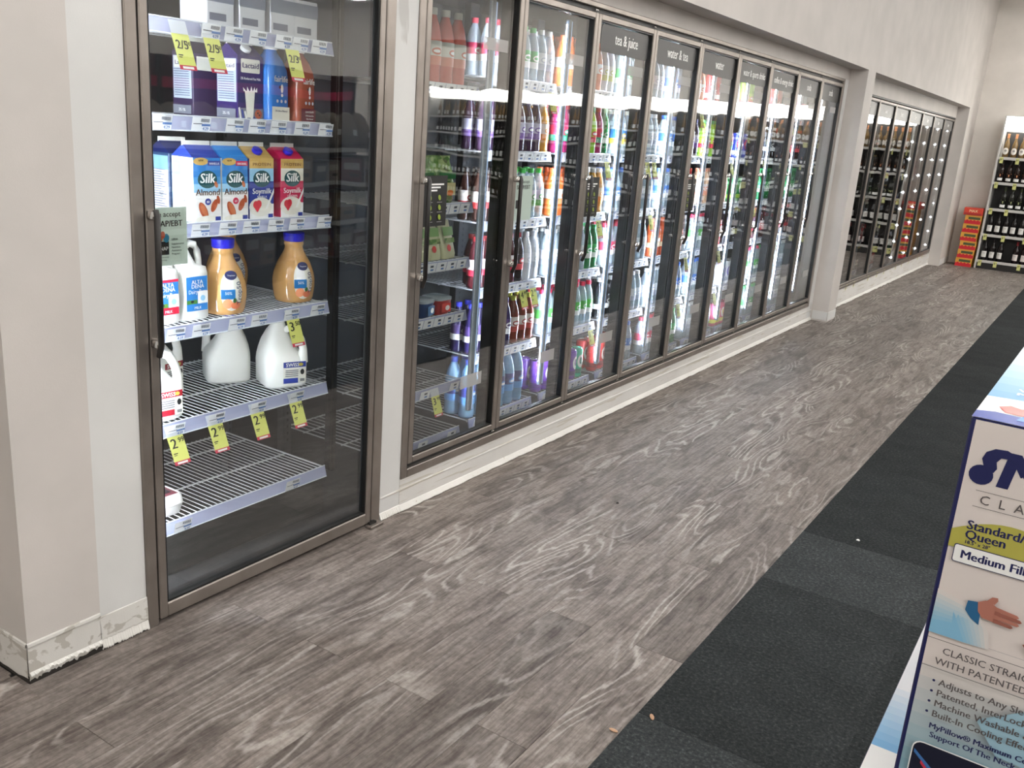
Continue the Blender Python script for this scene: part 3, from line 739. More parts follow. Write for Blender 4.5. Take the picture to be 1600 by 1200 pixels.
def lact(D, a, hb):
    D.rect(-a, 0, a, hb, PUR).rect(-a, .05, a, hb - .07, NAVY)
    D.rrect(-a * .75, hb - .048, a * .75, hb - .008, .004, CREAM).text('Lactaid', 0, hb - .034, .022, PUR, .02, 'c', width=a * 1.3)
    D.text('2% Reduced Fat Milk', 0, hb - .068, .010, M_WHITE, .02, 'c', width=a * 1.6)
    D.rect(-a, 0, a, .034, rgbm((120, 126, 140)))
    for k in range(6): D.poly([(-a + k * .011, .034 - k * .005), (-a + .006 + k * .011, .036 - k * .005), (-a + .012 + k * .011, .004), (-a + .006 + k * .011, .0)], RBLUE if k % 2 else M_WHITE)
    D.poly([(-a * .35, .006), (a * .15, .006), (a * .3, .085), (-a * .5, .085)], CREAM)
    for u in (-.5, -.25, 0, .2, .35): D.poly([(a * u - .005, .083), (a * u + .006, .083), (a * u * 1.3, .100 - abs(u) * .01)], M_WHITE)
    D.ell(a * .55, .018, .014, .014, ALM).ell(a * .5, .021, .003, .003, M_TXT).ell(a * .62, .015, .003, .003, M_TXT)
def lact_side(D, a, hb):
    D.rect(-a + .006, .05, a - .006, hb - .01, rgbm((196, 206, 216))).rrect(-a + .010, hb - .045, a - .01, hb - .012, .003, CREAM).text('Lactaid', 0, hb - .036, .017, PUR, .02, 'c', width=a * 1.4)
    for k in range(12): D.rect(-a + .012, .058 + k * .007, a - .014, .0605 + k * .007, rgbm((120, 124, 150)))
    D.rect(-a + .006, .004, a - .006, .03, rgbm((130, 134, 146))).text('2% 1%', 0, .012, .012, M_WHITE, .02, 'c')
carton('milk_carton', 'purple lactose-free milk carton with white cap on the shelf', -2.352, 2.012, DZ[1], .098, .232, PUR, None, PUR, lact, lact_side, M_WHITE)
carton('milk_carton', 'second purple carton standing in shade behind the lactose-free one', -2.50, 1.965, DZ[1], .098, .232, rgbm((66, 54, 84)), None, rgbm((66, 54, 84)), lambda D, a, hb: D.rect(-a * .7, hb - .05, a * .7, hb - .01, CREAM), lact_side)  # greyed purple body and top carry the shade in their colour

def patch(mb, R, a0, b0, ra, rb, m, off=.0012, rings=5, n=20, cx=0, cy=0, square=False):
    """ellipse (or rectangle) print wrapped on a round body: R(z) radius, a = arc length, b = height"""
    p = []; fs = []
    q = lambda a, b: (cx + (R(b) + off) * math.cos(a / max(R(b), .02)), cy + (R(b) + off) * math.sin(a / max(R(b), .02)), b)
    if square:
        G = 6
        for i in range(G + 1):
            for j in range(G + 1): p.append(q(a0 - ra + 2 * ra * i / G, b0 - rb + 2 * rb * j / G))
        for i in range(G):
            for j in range(G): k = i * (G + 1) + j; fs.append((k, k + G + 1, k + G + 2, k + 1))
    else:
        p.append(q(a0, b0))
        for r in range(1, rings + 1):
            for k in range(n): t = 2 * math.pi * k / n; p.append(q(a0 + ra * r / rings * math.cos(t), b0 + rb * r / rings * math.sin(t)))
        for k in range(n): fs.append((0, 1 + k, 1 + (k + 1) % n))
        for r in range(rings - 1):
            for k in range(n): fs.append((1 + r * n + k, 1 + (r + 1) * n + k, 1 + (r + 1) * n + (k + 1) % n, 1 + r * n + (k + 1) % n))
    mb.add(p, fs, m)
def wraptext(mb, R, body, a0, b0, size, m, off=.002, rot=0, bold=.02, align='c'):
    vs, fs, wd = textgeo(body, 0); p = []; c, d = math.cos(rot), math.sin(rot)
    o = -wd / 2 if align == 'c' else 0
    for x, y in vs:
        X, Y = (x + o) * size, (y - .35) * size; A, B = a0 + X * c - Y * d, b0 + X * d + Y * c; r = max(R(B), .02)
        p.append(((r + off) * math.cos(A / r), (r + off) * math.sin(A / r), B))
    mb.add(p, fs, m)
def interp(prof):
    pts = sorted([(z, r) for r, z in prof])
    def R(z):
        for (z0, r0), (z1, r1) in zip(pts, pts[1:]):
            if z0 <= z <= z1: return r0 + (r1 - r0) * (z - z0) / max(z1 - z0, 1e-6)
        return pts[0][1] if z < pts[0][0] else pts[-1][1]
    return R
CPROF = [(r, z * .925) for r, z in [(.050, 0), (.062, .004), (.067, .02), (.072, .06), (.072, .085), (.068, .11), (.056, .145), (.042, .172), (.034, .188), (.031, .20), (.031, .208), (.034, .214), (.033, .218), (.033, .226)]]
def carafe(x, y, z, label, rz):
    t = thing('juice_bottle', label, 'bottle', (x, y, z), rz); sc = 1.0; R = interp(CPROF)
    MB().lathe(CPROF, M_JUICE, 28).build('body', t, smooth=60)
    MB().lathe([(.033, .207), (.0345, .209), (.036, .234), (.034, .236)], CAPB, 20).build('cap', t, smooth=40)
    mb = MB()
    patch(mb, R, 0, .078, .036, .062, CREAM, .0008); patch(mb, R, -.010, .095, .016, .035, M_WHITE, .0012); patch(mb, R, 0.002, .128, .020, .014, NAVY, .0016)
    patch(mb, R, -.012, .070, .022, .015, rgbm((30, 110, 170)), .0016, square=True); patch(mb, R, -.014, .040, .015, .016, rgbm((232, 150, 108)), .002); patch(mb, R, .012, .034, .016, .012, rgbm((222, 124, 84)), .0022); patch(mb, R, .008, .050, .006, .008, rgbm((60, 96, 50)), .0024)
    mb.build('label', t)
    mb = MB(); wraptext(mb, R, 'Trop50', .023, .072, .024, NAVY, .0028, math.pi / 2, .01); wraptext(mb, R, '50%', -.012, .074, .013, M_WHITE, .0028); wraptext(mb, R, 'Tropicana', .002, .128, .006, M_WHITE, .0028)
    mb.build('lettering', t)
    return t
carafe(-2.335, 1.925, DZ[3], 'round juice bottle beside the half-gallon milk jugs', -.32)
carafe(-2.345, 2.235, DZ[3], 'round juice bottle at the right end of its dairy shelf', -.25)
carafe(-2.60, 2.16, DZ[3], 'juice bottle standing behind the two front juice bottles', -.2)

def flatjug(x, y, z, label, band, rz=0, group=None):
    t = thing('milk_jug', label, 'jug', (x, y, z), rz, group)
    rg = [(0, .044, .046, 4, 0, 0), (.006, .048, .050, 5, 0, 0), (.14, .048, .050, 5, 0, 0), (.160, .045, .047, 4.5, 0, 0), (.170, .038, .032, 3, 0, -.016), (.200, .028, .024, 2.6, 0, -.022), (.222, .019, .019, 2.2, 0, -.023), (.236, .017, .017, 2, 0, -.022), (.240, .017, .017, 2, 0, -.022)]
    MB().loft(rg, M_MILK, 24).build('body', t, smooth=60)
    MB().tube([(0, -.018, .214), (0, .006, .230), (0, .026, .224), (0, .038, .204), (0, .042, .178), (0, .040, .135)], [.014, .013, .012, .0105, .010, .014], M_MILK, 10).build('handle', t, smooth=60)
    MB().lathe([(.0185, .238), (.0195, .240), (.0195, .254), (.018, .256)], BLUE if band is BLUE else rgbm((196, 40, 50)), 16, (0, -.022)).build('cap', t, smooth=40)
    D = Deco((.0483, -.002, .03), (0, 1, 0), (0, 0, 1), (1, 0, 0), .0004)
    D.rect(-.038, 0, .038, .105, BLUE).rect(-.038, 0, .038, .022, band).rect(-.038, .097, .038, .105, band).rect(-.038, .022, .0, .034, rgbm((84, 140, 60))).rect(.002, .022, .038, .060, M_WHITE).ell(.020, .038, .009, .009, LBLUE)
    D.text('ALTA', 0, .083, .017, M_WHITE, .02, 'c').text('DENA', .001, .070, .017, M_WHITE, .02, 'c').text('Dairy Pure', 0, .054, .017, M_WHITE, .01, 'c', width=.066).text('MILK', 0, .006, .012, M_WHITE, .02, 'c')
    D.ell(-.02, .030, .006, .004, M_TXT)
    D.build('label', t)
    return t
flatjug(-2.335, 1.683, DZ[3], 'half-gallon milk jug with red-banded label', rgbm((206, 30, 62)))
flatjug(-2.335, 1.787, DZ[3], 'half-gallon milk jug with all-blue label and blue cap', BLUE)

def gallon(x, y, z, label, band, rz, dim=False):
    t = thing('milk_jug', label, 'jug', (x, y, z), rz); m = M_MILK
    rg = [(0, .066, .066, 4, 0, 0), (.006, .072, .072, 5, 0, 0), (.012, .076, .076, 5, 0, 0), (.085, .077, .077, 4.5, 0, 0), (.105, .074, .074, 4, -.002, -.002), (.130, .063, .063, 3, -.009, -.009), (.160, .049, .049, 2.6, -.014, -.014), (.192, .036, .036, 2.3, -.012, -.012), (.218, .022, .022, 2, -.008, -.008), (.230, .020, .020, 2, -.008, -.008)]
    MB().loft(rg, m, 28).build('body', t, smooth=60)
    q = .7071
    MB().tube([(q * a, q * a, z_) for a, z_ in ((-.006, .180), (.030, .203), (.058, .196), (.076, .168), (.083, .135), (.080, .090))], [.010, .013, .013, .013, .014, .020], m, 10).build('handle', t, smooth=60)
    MB().lathe([(.020, .230), (.021, .232), (.021, .246), (.019, .248)], rgbm((70, 66, 170)) if band is RBLUE else rgbm((190, 44, 52)), 16, (-.008, -.008)).build('cap', t, smooth=40)
    D = Deco((.0775, .022, .02), (0, 1, 0), (0, 0, 1), (1, 0, 0), .0005)
    D.rect(-.040, 0, .040, .076, CREAM).rect(-.040, .056, .040, .076, band).rect(-.040, 0, .012, .018, band)
    D.text('SWISS', -.008, .060, .018, M_WHITE, .02, 'c').ell(.022, .066, .008, .006, rgbm((190, 170, 70)))
    for k in range(4): D.rect(-.034, .024 + k * .007, .012, .0275 + k * .007, rgbm((130, 130, 136)))
    D.ell(.026, .040, .007, .010, M_TXT).rect(.018, .006, .034, .016, rgbm((120, 120, 120)))
    D.build('label', t)
    return t
gallon(-2.352, 2.185, DZ[4], 'gallon milk jug with blue label beneath the 3.50 tag', RBLUE, -.42)
gallon(-2.52, 2.085, DZ[4], 'plain translucent gallon jug turned away behind the blue-labelled jug', RBLUE, 2.6)
gallon(-2.345, 1.650, DZ[4], 'gallon milk jug with red label near the door handle', rgbm((176, 30, 48)), -.1)
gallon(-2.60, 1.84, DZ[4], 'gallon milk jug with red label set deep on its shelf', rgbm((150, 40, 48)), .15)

def squeeze(x, y, z, label, cm, cm2, rz):
    t = thing('milk_bottle', label, 'bottle', (x, y, z), rz)
    rg = [(0, .040, .042, 4, 0, 0), (.005, .044, .046, 5, 0, 0), (.13, .044, .046, 5, 0, 0), (.155, .043, .044, 4, 0, 0), (.185, .034, .034, 3, 0, 0), (.205, .022, .022, 2.2, 0, 0), (.214, .019, .019, 2, 0, 0), (.216, .019, .019, 2, 0, 0)]
    MB().loft(rg, cm, 24).build('body', t, smooth=60)
    MB().lathe([(.021, .214), (.0225, .216), (.0225, .236), (.021, .238)], M_WHITE, 16).build('cap', t, smooth=40)
    D = Deco((.0443, 0, 0), (0, 1, 0), (0, 0, 1), (1, 0, 0), .0004)
    D.rect(-.040, .004, .040, .045, cm2).text('fairlife', 0, .120, .026, M_WHITE, .012, 'c', width=.062)
    D.ell(.004, .100, .006, .013, M_WHITE).ell(.004, .080, .005, .005, M_WHITE).ell(-.006, .104, .004, .005, M_TXT)
    for u in (-.018, 0, .018): D.ell(u, .062, .005, .005, rgbm((200, 200, 210)))
    if cm2 is CREAM: D.text('2% Ultra-Filtered', -.002, .03, .008, NAVY, .02, 'c')
    else: D.text('CHOCOLATE', 0, .032, .008, M_WHITE, .02, 'c').text('2% Reduced Fat', 0, .021, .007, M_WHITE, .02, 'c').text('Ultra-Filtered', 0, .011, .007, M_WHITE, .02, 'c')
    D.build('label', t)
squeeze(-2.322, 2.108, DZ[1], 'blue and white filtered milk bottle with white cap', rgbm((58, 120, 196), .2), CREAM, .1)
squeeze(-2.310, 2.212, DZ[1], 'brown chocolate milk bottle beside the blue milk bottle', rgbm((160, 84, 62), .2), rgbm((112, 40, 58)), .2)
# top shelf goods
for i, yy in enumerate((1.90, 2.02, 2.14, 2.24)):
    t = thing('yogurt_pack', 'pale multipack box on the top dairy shelf', 'box', (-2.36, yy, DZ[0]), 0, 'pale multipacks on the top dairy shelf')
    MB().box(-.06, -.05, 0, .06, .05, .12, rgbm((190, 192, 196)), .003).build('body', t)
    D = Deco((.0602, 0, 0), (0, 1, 0), (0, 0, 1), (1, 0, 0)); D.rect(-.05, .07, .05, .11, rgbm((110, 116, 130))).rect(-.04, .02, .02, .04, rgbm((90, 94, 110))); D.build('print', t)
# egg carton
t = thing('egg_carton', 'grey-white egg carton at the left of the lowest dairy shelf', 'egg carton', (-2.335, 1.663, DZ[5] + .001))
MB().loft([(0, .045, .048, 6, 0, 0), (.03, .052, .056, 6, 0, 0), (.034, .054, .058, 6, 0, 0)], rgbm((206, 204, 200), .8), 24).build('tray', t, smooth=40)
MB().loft([(.035, .054, .058, 6, 0, 0), (.060, .050, .054, 6, 0, 0), (.066, .046, .050, 6, 0, 0)], rgbm((224, 222, 220), .8), 24).build('lid', t, smooth=40)
D = Deco((0, 0, .0663), (0, 1, 0), (-1, 0, 0), (0, 0, 1)); D.rect(-.04, -.04, .04, .04, rgbm((120, 60, 70))).rect(-.03, -.02, .03, .02, rgbm((60, 56, 60))); D.build('lid_print', t)

# ------------------------------------------------------------------ bottled and canned drinks
PM = {}
def product_meshes(shape, body, capm, lab, acc, n=14):
    k = (shape, body.name, capm.name if capm else '', lab.name if lab else '', acc.name if acc else '')
    if k in PM: return PM[k]
    out = []
    if shape in ('pet', 'big', 'short'):
        r, h = {'pet': (.0325, .225), 'big': (.038, .272), 'short': (.034, .175)}[shape]; f = h / .225
        prof = [(r * .82, 0), (r * .97, .006), (r, .016), (r * .96, .035 * f), (r, .05 * f), (r, .13 * f), (r * .96, .145 * f), (r * .74, .175 * f), (r * .46, .198 * f), (r * .40, .204 * f), (r * .40, .208 * f)]
        out.append(('body', MB().lathe(prof, body, n).mesh('body', 50)))
        out.append(('cap', MB().lathe([(r * .44, .205 * f), (r * .46, .207 * f), (r * .46, .224 * f), (r * .43, .226 * f)], capm, 12).mesh('cap', 40)))
        if lab:
            mb = MB(); rr = r + .0008; z0, z1 = .056 * f, .128 * f
            mb.lathe([(rr, z0), (rr, z0 + (z1 - z0) * .38)], acc, n); mb.lathe([(rr, z0 + (z1 - z0) * .38), (rr, z1)], lab, n)
            R = lambda z, rr=rr: rr
            patch(mb, R, 0, (z0 + z1) / 2 + .006, r * .62, .013, acc if acc is not lab else M_WHITE, .0006); patch(mb, R, 0, (z0 + z1) / 2 + .006, r * .45, .006, M_WHITE if acc is not M_WHITE else lab, .0010)
            out.append(('label', mb.mesh('label', 50)))
    elif shape in ('can', 'tallcan'):
        r, h = {'can': (.031, .122), 'tallcan': (.033, .165)}[shape]
        out.append(('body', MB().lathe([(r * .78, 0), (r, .010), (r, h - .014), (r * .82, h - .002)], body, n).mesh('body', 40)))
        out.append(('lid', MB().lathe([(r * .82, h - .003), (r * .84, h), (r * .76, h), (r * .74, h - .004)], M_CHROME, n).mesh('lid', 40)))
        if lab:
            mb = MB(); R = lambda z, r=r: r
            mb.lathe([(r + .0006, h * .14), (r + .0006, h * .30)], acc, n); patch(mb, R, 0, h * .56, r * .65, h * .22, lab, .0006); patch(mb, R, 0, h * .58, r * .30, h * .12, acc, .0010)
            out.append(('label', mb.mesh('label', 50)))
    elif shape == 'wine':
        r = .0375; prof = [(r * .9, 0), (r, .006), (r, .17), (r * .95, .19), (r * .55, .225), (r * .40, .24), (r * .38, .285), (r * .41, .287), (r * .41, .296)]
        out.append(('body', MB().lathe(prof, body, n).mesh('body', 50)))
        out.append(('foil', MB().lathe([(r * .415, .245), (r * .40, .28), (r * .44, .284), (r * .44, .299), (r * .3, .300)], capm, 12).mesh('foil', 40)))
        mb = MB(); R = lambda z, r=r: r
        if acc is lab: patch(mb, R, 0, .085, .036, .042, lab, .0008, square=True); patch(mb, R, 0, .10, .014, .010, M_GREYMETAL, .0014)
        else:
            patch(mb, R, 0, .045, .036, .018, M_WHITE, .0008, square=True)
            p = []
            for a_, b_ in ((-.032, .125), (.032, .125), (0, .078)): p.append(((r + .0012) * math.cos(a_ / r), (r + .0012) * math.sin(a_ / r), b_))
            c0 = ((r + .0015), 0, .11); p.append(c0); mb.add(p, [(0, 3, 1), (1, 3, 2), (2, 3, 0)], acc)
        out.append(('label', mb.mesh('label', 50)))
    elif shape == 'oval':
        r = .0375; prof = [(r * .9, 0), (r, .006), (r, .15), (r * .92, .175), (r * .5, .225), (r * .40, .245), (r * .38, .30), (r * .41, .302), (r * .41, .310)]
        out.append(('body', MB().lathe(prof, body, n).mesh('body', 50)))
        out.append(('foil', MB().lathe([(r * .42, .255), (r * .41, .295), (r * .44, .298), (r * .44, .312), (r * .3, .313)], capm, 12).mesh('foil', 40)))
        mb = MB(); patch(mb, lambda z: r, 0, .085, .040, .045, lab, .0008); patch(mb, lambda z: r, 0, .09, .016, .014, acc, .0014); out.append(('label', mb.mesh('label', 50)))
    elif shape == 'beer':
        r = .031; prof = [(r * .9, 0), (r, .006), (r, .135), (r * .9, .155), (r * .45, .185), (r * .40, .222), (r * .43, .226)]
        out.append(('body', MB().lathe(prof, body, n).mesh('body', 50)))
        out.append(('cap', MB().lathe([(r * .48, .224), (r * .46, .234), (r * .36, .236)], capm, 12).mesh('cap', 40)))
        mb = MB(); patch(mb, lambda z: r, 0, .075, .030, .030, lab, .0008, square=True); patch(mb, lambda z: r, 0, .08, .014, .012, acc, .0014); out.append(('label', mb.mesh('label', 50)))
    elif shape == 'bag':
        rg = [(0, .035, .062, 3, 0, 0), (.012, .042, .068, 3, 0, 0), (.07, .045, .070, 2.6, .004, 0), (.13, .034, .068, 2.6, 0, 0), (.16, .012, .066, 3, -.004, 0), (.172, .003, .066, 4, -.004, 0), (.188, .002, .066, 4, -.002, 0)]
        out.append(('bag', MB().loft(rg, body, 20).mesh('bag', 70)))
        D = Deco((.0500, 0, 0), (0, 1, 0), (0, 0, 1), (1, 0, 0), .0006); D.rect(-.05, .10, .05, .125, lab).rect(-.05, .035, .05, .085, acc).ell(.02, .045, .018, .012, rgbm((206, 110, 40))); out.append(('label', D.mesh('label')))
    elif shape == 'tub':
        out.append(('tub', MB().loft([(0, .042, .042, 4, 0, 0), (.05, .050, .050, 4, 0, 0), (.062, .052, .052, 4, 0, 0)], body, 18).mesh('tub', 60)))
        out.append(('lid', MB().loft([(.062, .054, .054, 4, 0, 0), (.072, .054, .054, 4, 0, 0), (.076, .046, .046, 4, 0, 0)], capm, 18).mesh('lid', 60)))
        D = Deco((.0535, 0, 0), (0, 1, 0), (0, 0, 1), (1, 0, 0), .0006); D.rect(-.03, .012, .03, .05, lab).ell(.008, .03, .014, .011, acc); out.append(('label', D.mesh('label')))
    elif shape == 'pouch':
        out.append(('pouch', MB().loft([(0, .022, .045, 3, 0, 0), (.02, .026, .046, 3, 0, 0), (.09, .016, .046, 3, -.014, 0), (.14, .003, .046, 4, -.026, 0), (.155, .002, .046, 4, -.029, 0)], body, 16).mesh('pouch', 70)))
        D = Deco((.0275, 0, .01), (0, 1, 0), (-.25, 0, 1), (1, 0, .25), .0008); D.rect(-.036, .085, .036, .12, lab).ell(-.01, .035, .014, .014, acc).rect(-.036, .055, .036, .075, M_LEAF); out.append(('label', D.mesh('label')))
    PM[k] = out; return out
c_ = rgbm
K = {  # key: shape, body, cap, label, accent, description
 'w_blue': ('pet', M_CLEAR, c_((60, 110, 200)), c_((70, 120, 196)), M_WHITE, 'clear water bottle with blue label'),
 'w_big': ('big', M_CLEARBLUE, c_((40, 60, 140)), c_((40, 50, 110)), c_((90, 150, 210)), 'tall blue water bottle with navy label'),
 'w_red': ('pet', M_CLEAR, c_((210, 60, 80)), c_((200, 60, 90)), M_WHITE, 'clear bottle with pink-red label'),
 'w_grn': ('pet', M_CLEAR, c_((60, 180, 90)), c_((70, 170, 90)), M_WHITE, 'clear bottle with green label'),
 'w_white': ('pet', M_CLEAR, M_WHITE, c_((226, 228, 232)), c_((180, 186, 200)), 'clear bottle with white label'),
 'w_yel': ('pet', M_CLEAR, c_((232, 226, 210)), c_((60, 120, 190)), c_((230, 200, 70)), 'clear bottle with blue and yellow label'),
 'tea_pur': ('pet', c_((60, 40, 60), .15), c_((56, 40, 90)), c_((200, 196, 214)), c_((116, 84, 150)), 'dark purple bottle with lavender label'),
 'tea_dark': ('pet', c_((52, 30, 24), .12), c_((40, 30, 28)), c_((214, 206, 196)), c_((160, 50, 50)), 'dark brown tea bottle'),
 'amber': ('pet', c_((196, 140, 60), .12), M_WHITE, c_((236, 226, 208)), c_((224, 140, 50)), 'amber tea bottle with white cap'),
 'grncap': ('pet', M_CLEAR, c_((60, 190, 70)), c_((210, 196, 214)), c_((90, 140, 70)), 'green-capped bottle with pale label'),
 'red_dark': ('pet', c_((70, 24, 28), .12), c_((150, 40, 44)), c_((226, 216, 214)), c_((190, 40, 60)), 'dark red juice bottle'),
 'cola': ('pet', c_((30, 18, 16), .1), c_((190, 40, 44)), c_((40, 36, 40)), c_((206, 66, 70)), 'dark cola bottle'),
 'silver': ('pet', c_((208, 212, 218), .2), c_((226, 228, 230)), c_((226, 230, 236)), c_((190, 196, 206)), 'silver-white bottle'),
 'bluecap': ('pet', c_((38, 30, 66), .12), c_((56, 58, 180)), c_((70, 50, 96)), M_WHITE, 'dark grape bottle with blue cap'),
 'yelcap': ('pet', c_((110, 42, 26), .12), c_((190, 190, 60)), c_((220, 214, 206)), c_((160, 60, 50)), 'red-brown bottle with yellow cap'),
 'orange': ('pet', c_((222, 110, 50), .12), c_((236, 110, 60)), M_WHITE, c_((226, 120, 60)), 'orange drink bottle with orange cap'),
 'purcap': ('pet', c_((196, 200, 206), .2), c_((130, 80, 170)), c_((236, 232, 220)), c_((190, 196, 90)), 'pale bottle with purple cap'),
 'lime': ('pet', c_((140, 190, 60), .12), c_((60, 150, 80)), c_((180, 210, 70)), c_((222, 60, 80)), 'lime green bottle with red base label'),
 'greenb': ('pet', c_((20, 110, 52), .1), c_((30, 150, 70)), c_((60, 170, 90)), M_WHITE, 'deep green soda bottle'),
 'redcap': ('pet', M_CLEAR, c_((206, 30, 66)), c_((90, 180, 80)), M_WHITE, 'red-capped bottle with green and white label'),
 'fruit': ('pet', c_((150, 40, 90), .12), c_((190, 40, 60)), c_((222, 60, 90)), c_((60, 170, 130)), 'berry drink bottle with pink and teal label'),
 'redb': ('pet', c_((190, 34, 36), .12), c_((226, 70, 50)), c_((180, 30, 40)), M_WHITE, 'bright red drink bottle'),
 'rust': ('pet', c_((190, 80, 36), .12), c_((230, 110, 60)), c_((200, 96, 50)), c_((236, 220, 190)), 'rust orange tea bottle'),
 'peach': ('pet', c_((206, 170, 140), .15), c_((226, 150, 120)), c_((214, 206, 200)), c_((226, 150, 120)), 'peach coloured drink bottle'),
 'black': ('pet', c_((22, 22, 26), .12), c_((226, 226, 226)), c_((30, 30, 34)), M_WHITE, 'black bottle with white print'),
 'can_pur': ('tallcan', c_((112, 62, 170), .2), None, M_WHITE, c_((70, 30, 110)), 'tall purple can'),
 'can_teal': ('tallcan', c_((50, 190, 150), .2), None, M_WHITE, c_((20, 110, 90)), 'tall teal can'),
 'can_blue': ('tallcan', c_((40, 60, 150), .2), None, c_((200, 40, 50)), c_((200, 206, 214)), 'blue and silver energy can'),
 'can_black': ('tallcan', c_((26, 26, 28), .2), None, c_((90, 200, 70)), c_((60, 60, 64)), 'black energy can'),
 'can_grn': ('tallcan', c_((24, 130, 60), .2), None, M_WHITE, c_((180, 210, 70)), 'tall green can'),
 'can_pink': ('tallcan', c_((224, 90, 130), .2), None, M_WHITE, c_((230, 214, 90)), 'pink tall can'),
 'can_white': ('tallcan', c_((226, 228, 232), .2), None, c_((130, 110, 190)), c_((190, 196, 206)), 'white tall can'),
 'can_red': ('tallcan', c_((196, 40, 44), .2), None, M_WHITE, c_((120, 20, 26)), 'tall red can'),
 'bag': ('bag', M_LEAF, None, c_((30, 96, 44)), c_((186, 178, 130)), 'bagged green salad'),
 'bag2': ('bag', c_((40, 84, 44), .25), None, c_((30, 60, 120)), c_((150, 176, 110)), 'dark green salad bag with blue band'),
 'pouch': ('pouch', c_((196, 196, 160), .3), None, c_((120, 160, 90)), c_((200, 50, 46)), 'pale green fruit pouch with red dot'),
 'tub_r': ('tub', c_((170, 44, 40), .3), M_CLEAR, c_((206, 70, 60)), M_WHITE, 'red dip tub'),
 'tub_b': ('tub', c_((40, 66, 110), .3), M_CLEAR, c_((60, 110, 160)), M_WHITE, 'blue dip tub'),
 'tub_g': ('tub', c_((60, 110, 50), .3), c_((206, 206, 196)), c_((96, 150, 70)), M_WHITE, 'green dip tub'),
 'juicer': ('big', c_((190, 80, 60), .15), c_((206, 204, 190)), c_((206, 206, 196)), c_((196, 100, 70)), 'tall red juice bottle with pale label'),
 'beer_b': ('beer', c_((44, 24, 14), .1), c_((190, 160, 70)), c_((226, 220, 206)), c_((150, 40, 40)), 'brown beer bottle with cream label'),
 'beer_g': ('beer', c_((24, 84, 44), .1), c_((200, 200, 200)), c_((220, 224, 214)), c_((40, 130, 70)), 'green beer bottle'),
 'beer_c': ('can', c_((206, 208, 212), .2), None, c_((60, 90, 160)), c_((190, 40, 50)), 'silver beer can'),
 'beer_r': ('can', c_((190, 36, 40), .2), None, M_WHITE, c_((120, 20, 24)), 'red beer can'),
}
GAP = {'pet': .068, 'big': .080, 'short': .072, 'can': .066, 'tallcan': .070, 'beer': .080, 'bag': .145, 'tub': .112, 'pouch': .098, 'wine': .098, 'oval': .098}
NAMES = {'pet': 'drink_bottle', 'big': 'drink_bottle', 'can': 'drink_can', 'tallcan': 'drink_can', 'beer': 'beer_bottle', 'bag': 'salad_bag', 'tub': 'dip_tub', 'pouch': 'fruit_pouch', 'wine': 'wine_bottle', 'oval': 'wine_bottle'}
CATS = {'pet': 'bottle', 'big': 'bottle', 'can': 'can', 'tallcan': 'can', 'beer': 'bottle', 'bag': 'salad bag', 'tub': 'tub', 'pouch': 'pouch', 'wine': 'bottle', 'oval': 'bottle'}
def product(key, x, y, z, where, rz=0):
    sh, body, cap, lab, acc, desc = K[key]
    nm_ = NAMES[sh] if sh not in ('pet', 'big') else ('water_bottle' if key.startswith('w_') else 'tea_bottle' if key in ('tea_pur', 'tea_dark', 'amber', 'rust', 'peach') else 'soda_bottle' if key in ('cola', 'greenb', 'redcap', 'lime', 'black') else 'juice_drink_bottle')
    t = thing(nm_, f'{desc} {where}', CATS[sh], (x, y, z), rz, f'{desc} {where}')
    for nm, me in product_meshes(sh, body, cap, lab, acc): put(nm, me, t)
    return t
rnd = random.Random(11)
def fill(pos, runs, where, rows=1, x0=-2.325, skip=0):
    a, b, z = pos; y = a; i = 0; seq = []
    for key, n in runs: seq += [key] * n
    while True:
        key = seq[min(i, len(seq) - 1)]; g = GAP[K[key][0]]
        if y + g > b + .02: break
        if key in K:
            for r in range(rows):
                if r and rnd.random() < .15: continue
                product(key, x0 - r * g * 1.03, y + g / 2, z + .0005, where, rnd.uniform(-.25, .25))
        y += g; i += 1
